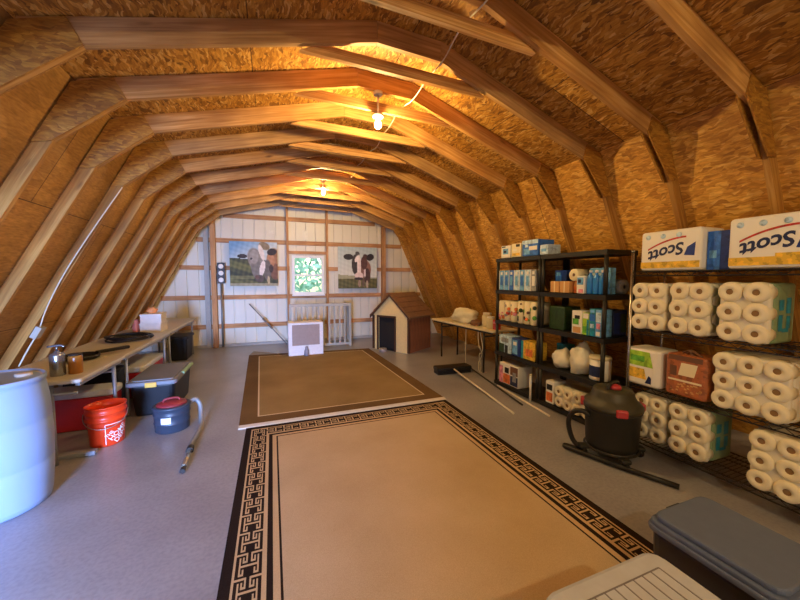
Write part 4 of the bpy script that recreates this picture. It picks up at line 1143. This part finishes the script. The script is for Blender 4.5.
q.face([(e, .26, .285), (e, .03, .285), (e, .03, .325), (e, .26, .325)]); q.face([(e, .25, .16), (e, .20, .16), (e, .20, .24), (e, .25, .24)])
r = random.Random(9)
q.m('p_tan')
for k in range(22):
    y = r.uniform(.03, .25); z = r.uniform(.03, .11); q.face([(e-.0004, y+.012, z), (e-.0004, y-.008, z), (e-.0004, y-.004, z+.012), (e-.0004, y+.01, z+.014)])
q.build('print_patch', None, t)
q = MB(); q.m('p_brown'); 
for k in range(5): q.tube([(.05+.03*k, .06+.03*k, .33), (.06, .14, .37-.01*k), (.10, .22-.03*k, .33)], .007, 6, 4)
q.build('carry_strap', None, t)
roll_pack('wide toilet paper pack of three rows on the third rack shelf', (XR-.01, 1.04, zr[1]), 3, 3, .068, .36)
# bottom shelf
roll_pack('toilet paper pack behind the tank vacuum on the rack bottom shelf', (XR+.02, 1.755, zr[0]), 2, 3, .066, .34)
roll_pack('toilet paper pack with green printed side on the rack bottom shelf', (XR+.01, 1.455, zr[0]), 2, 3, .068, .36, film='film_green', sidemark=True)
roll_pack('toilet paper pack at the right end of the rack bottom shelf', (XR-.02, .82, zr[0]), 3, 3, .067, .34)

# ------------------------------------------------------------------ tank vacuum on the right
plain('vac_grey', '#211f1a', .55); plain('vac_lid', '#3c3828', .5); plain('latch_red', '#b83a40', .4); plain('hose_black', '#1a1714', .45)
t = thing('tank_vacuum', 'black tank vacuum with red latches standing before the wire rack', 'vacuum', (2.755, 2.015, 0), 0)
MB().lathe([(.002, .09), (.185, .09), (.195, .10), (.20, .15), (.212, .41), (.22, .42), (.222, .44)], 44).build('tank', 'vac_grey', t)
MB().lathe([(.228, .44), (.23, .465), (.215, .49), (.185, .51), (.165, .545), (.155, .585), (.14, .605), (.002, .615)], 44).build('lid', 'vac_lid', t)
q = MB(); q.tube([(-.09, -.02, .605), (-.07, -.02, .645), (.07, .02, .645), (.09, .02, .605)], .016, 8, 4); q.build('carry_handle', 'vac_grey', t)
q = MB(); q.lathe([(.05, 0), (.048, .022), (.03, .034), (.002, .036)], 20, Matrix.Translation((-.02, -.03, .61))); q.build('switch_dome', 'latch_red', t)
for a in (-2.2, -.55, 2.3):
    q = MB(); q.box(.228*math.cos(a), .228*math.sin(a), .455, .035, .085, .065, a, bev=.012); q.build('latch', 'latch_red', t)
q = MB()
for k in range(4):
    a = PI/4+k*PI/2+.3
    q.box(.17*math.cos(a), .17*math.sin(a), .075, .20, .07, .035, a, bev=.012)
q.lathe([(.20, .075), (.215, .085), (.20, .10)], 36, caps=False)
q.build('dolly', 'vac_grey', t)
for k in range(4):
    a = PI/4+k*PI/2+.3; c = Vector((.24*math.cos(a), .24*math.sin(a), .03))
    q = MB(); q.cyl(c+Vector((-.014, 0, 0)), c+Vector((.014, 0, 0)), .03, seg=16); q.cyl(c+Vector((0, 0, .02)), c+Vector((0, 0, .065)), .009, seg=8); q.build('caster', 'hose_black', t)
q = MB(); q.tube([(-.19, .06, .36), (-.235, .10, .395), (-.27, .17, .36), (-.28, .20, .25), (-.25, .17, .10), (-.19, .10, .03), (-.205, .12, .027), (-.265, .23, .027), (-.285, .20, .027), (-.22, .02, .027), (-.17, -.13, .027)], .021, 10, 8); hs = q.build('hose', 'hose_black', t)
q = MB(); q.cyl((-.175, -.12, .027), (.01, -.53, .024), .020); q.build('wand', 'hose_black', hs)

# ------------------------------------------------------------------ totes at the bottom right
plain('tote_blue', '#5c6a88', .5); plain('tote_dark', '#2c3036', .5)
t = thing('storage_tote', 'dark tote with blue grey lid at the bottom right corner', 'tote', (1.91, .80, .009), 0)
q = MB(); q.rbox(Matrix.Translation((0, 0, .165)), .205, .235, .16, .045, taper=.95); q.build('bin', 'tote_dark', t)
q = MB(); q.rbox(Matrix.Translation((0, 0, .338)), .222, .252, .014, .05); q.rbox(Matrix.Translation((0, 0, .362)), .214, .244, .012, .05); q.rbox(Matrix.Translation((0, 0, .387)), .198, .228, .014, .045); q.build('lid', 'tote_blue', t)
for s in (-1, 1):
    q = MB(); q.box(0, s*.247, .35, .10, .016, .05, bev=.005); q.build('latch', 'tote_dark', t)

# ------------------------------------------------------------------ broom and poles on the floor
plain('pole_cream', '#f0e8d6', .5); plain('pole_dark', '#2e2620', .5)
t = thing('push_broom', 'wide black push broom lying on the floor below the cream table', 'broom', (2.77, 4.80, 0), -.05)
q = MB(); q.box(0, .02, .085, .62, .22, .06, bev=.03); q.build('head_block', 'black_rubber', t)
q = MB()
for k in range(24): q.box(-.285+.57*k/23, .02, .03, .02, .18, .06)
q.build('bristles', 'black_rubber', t)
q = MB(); q.cyl((-.02, -.02, .085), (-.13, -1.77, .012), .012); q.build('handle', 'pole_cream', t)
q = MB(); q.cyl((3.02, 3.95, .012), (2.88, 2.84, .012), .012); tag(q.build('broom_handle', 'pole_cream'), 'loose cream pole on the floor nearest the black shelves', 'pole')
q = MB(); q.cyl((3.20, 5.00, .012), (2.83, 3.22, .012), .012); tag(q.build('broom_handle', 'pole_dark'), 'dark pole on the floor between the two cream poles', 'pole')

# things on the cream table
plain('jar_cream', '#dccfa6', .45); plain('cloth_white', '#ece4cc', .7, 0, .2, 40)
crumple('plastic_bag', 'white crumpled bag at the left on the cream table', 'bag', (3.38, 5.42, ZT+.0), .36, .62, .26, 'cloth_white', 21, .22)
crumple('rag', 'dark brown rag bundle in the middle of the cream table', 'rag', (3.32, 4.97, ZT), .18, .22, .10, 'p_brown', 23, .22)
for k, (x, y, h, r) in enumerate(((3.40, 4.76, .24, .085), (3.33, 4.56, .20, .075))):
    t = thing('jar', ['taller cream jar on the cream table', 'shorter cream jar on the cream table, in front'][k], 'jar', (x, y, ZT))
    MB().lathe([(r*.9, 0), (r, .01), (r, h*.75), (r*.8, h*.85)], 24).build('jar_body', 'jar_cream', t)
    MB().lathe([(r*.82, h*.85), (r*.82, h), (.002, h+.002)], 24).build('lid', 'p_white', t)
carton('carton', 'slim red carton at the near end of the cream table', 'box', (3.30, 4.39, ZT), .10, .08, .16, 'red', [(.1, .6, .9, .8, 'pink2')])
q = MB(); q.tube([(3.22, 5.13, .70), (3.21, 5.12, .50), (3.17, 5.06, .25), (3.15, 5.02, .05), (3.16, 5.10, .008), (3.3, 5.2, .008)], .006, 6, 6); tag(q.build('cord', 'cable_white'), 'white cord hanging from the middle of the cream table', 'cord')
q = MB(); q.tube([(3.21, 4.74, .70), (3.20, 4.70, .45), (3.24, 4.66, .30), (3.20, 4.70, .15), (3.20, 4.66, .008), (3.3, 4.6, .008)], .007, 6, 6)
q.tube([(3.21, 4.69, .70), (3.22, 4.62, .40), (3.18, 4.66, .28), (3.22, 4.66, .12), (3.24, 4.70, .008)], .006, 6, 6); tag(q.build('cord', 'cable_white'), 'pair of twisted white cords hanging from the near end of the cream table', 'cord')

# ------------------------------------------------------------------ outdoors seen through the window
plain('leaf', '#b4dcc0', .7, 0, .3, 20, .3); plain('bark', '#6b5540', .9); plain('grass', '#7aa85a', .9)
def tree(x, y, h, label, seed):
    r = random.Random(seed); t = thing('tree', label, 'tree', (x, y, -2.6))
    q = MB(); q.cyl((0, 0, 0), (0, 0, h*.6), .14, .07, 10); q.build('trunk', 'bark', t)
    q = MB(); q.m('leaf')
    for k in range(900):
        d = Vector((r.gauss(0, 1), r.gauss(0, 1), r.gauss(0, .9))).normalized()*r.uniform(.45, 1)
        p = Vector((d.x*1.7-.75, d.y*1.5, h*.62+d.z*h*.40)); s = r.uniform(.10, .22)
        a = Vector((r.gauss(0, 1), r.gauss(0, 1), r.gauss(0, 1))).normalized(); b_ = a.orthogonal().normalized()
        q.face([p-a*s, p+b_*s*.5, p+a*s, p-b_*s*.5])
    q.build('foliage', None, t)
tree(2.4, 14.5, 6.4, 'leafy green tree seen through the far window', 1)
q = MB(); q.box(1, 3, -2.7, 60, 60, .2); struct(q.build('ground', 'grass'), 'grass outside the barn')

# ------------------------------------------------------------------ light
w = bpy.data.worlds.new('World'); S.world = w; w.use_nodes = True
wt = w.node_tree; bg = wt.nodes['Background']
sky = wt.nodes.new('ShaderNodeTexSky'); sky.sky_type = 'HOSEK_WILKIE' if False else 'NISHITA'
sky.sun_elevation = math.radians(38); sky.sun_rotation = math.radians(200); sky.sun_disc = False; sky.air_density = 1.2; sky.dust_density = 1.0
wt.links.new(sky.outputs['Color'], bg.inputs['Color']); bg.inputs['Strength'].default_value = .45
def area(name, loc, rot, sx, sy, power, color):
    l = bpy.data.lights.new(name, 'AREA'); l.shape = 'RECTANGLE'; l.size = sx; l.size_y = sy; l.energy = power; l.color = color
    o = bpy.data.objects.new(name, l); COL.objects.link(o); o.location = loc; o.rotation_euler = rot; return o
a_ = area('daylight_doorway', (-1.50, YB-.10, .85), (PI/2-math.radians(9), 0, math.radians(1)), 1.1, 1.5, 185, (.30, .48, 1.0))
a_.data.spread = math.radians(62)
l = bpy.data.lights.new('rear_bulb', 'POINT'); l.energy = 125; l.color = (1, .80, .46); l.shadow_soft_size = .05
o = bpy.data.objects.new('rear_bulb', l); COL.objects.link(o); o.location = (.9, -1.5, 2.9)

# ------------------------------------------------------------------ camera
cam = bpy.data.cameras.new('Camera'); co = bpy.data.objects.new('Camera', cam); COL.objects.link(co)
f, vx, vy = 335.0, 272.0, 279.0
cam.sensor_width = 36; cam.lens = f/800*36; cam.clip_start = .05
d = Vector((vx-400, -(vy-300), f)).normalized()
u = Vector((0, d.z, -d.y)).normalized(); r_ = u.cross(d)
if r_.x < 0: r_ = -r_
# rows: world axes in camera (right, up, forward) coordinates
right = Vector((r_.x, d.x, u.x)); up = Vector((r_.y, d.y, u.y)); fwd = Vector((r_.z, d.z, u.z))
M = Matrix((( right.x, up.x, -fwd.x, 0), (right.y, up.y, -fwd.y, 0), (right.z, up.z, -fwd.z, 1.55), (0, 0, 0, 1)))
co.matrix_world = M
S.camera = co
S.view_settings.view_transform = 'Standard'; S.view_settings.look = 'None'; S.view_settings.gamma = 1; S.view_settings.use_curve_mapping = False
S.view_settings.exposure = 0
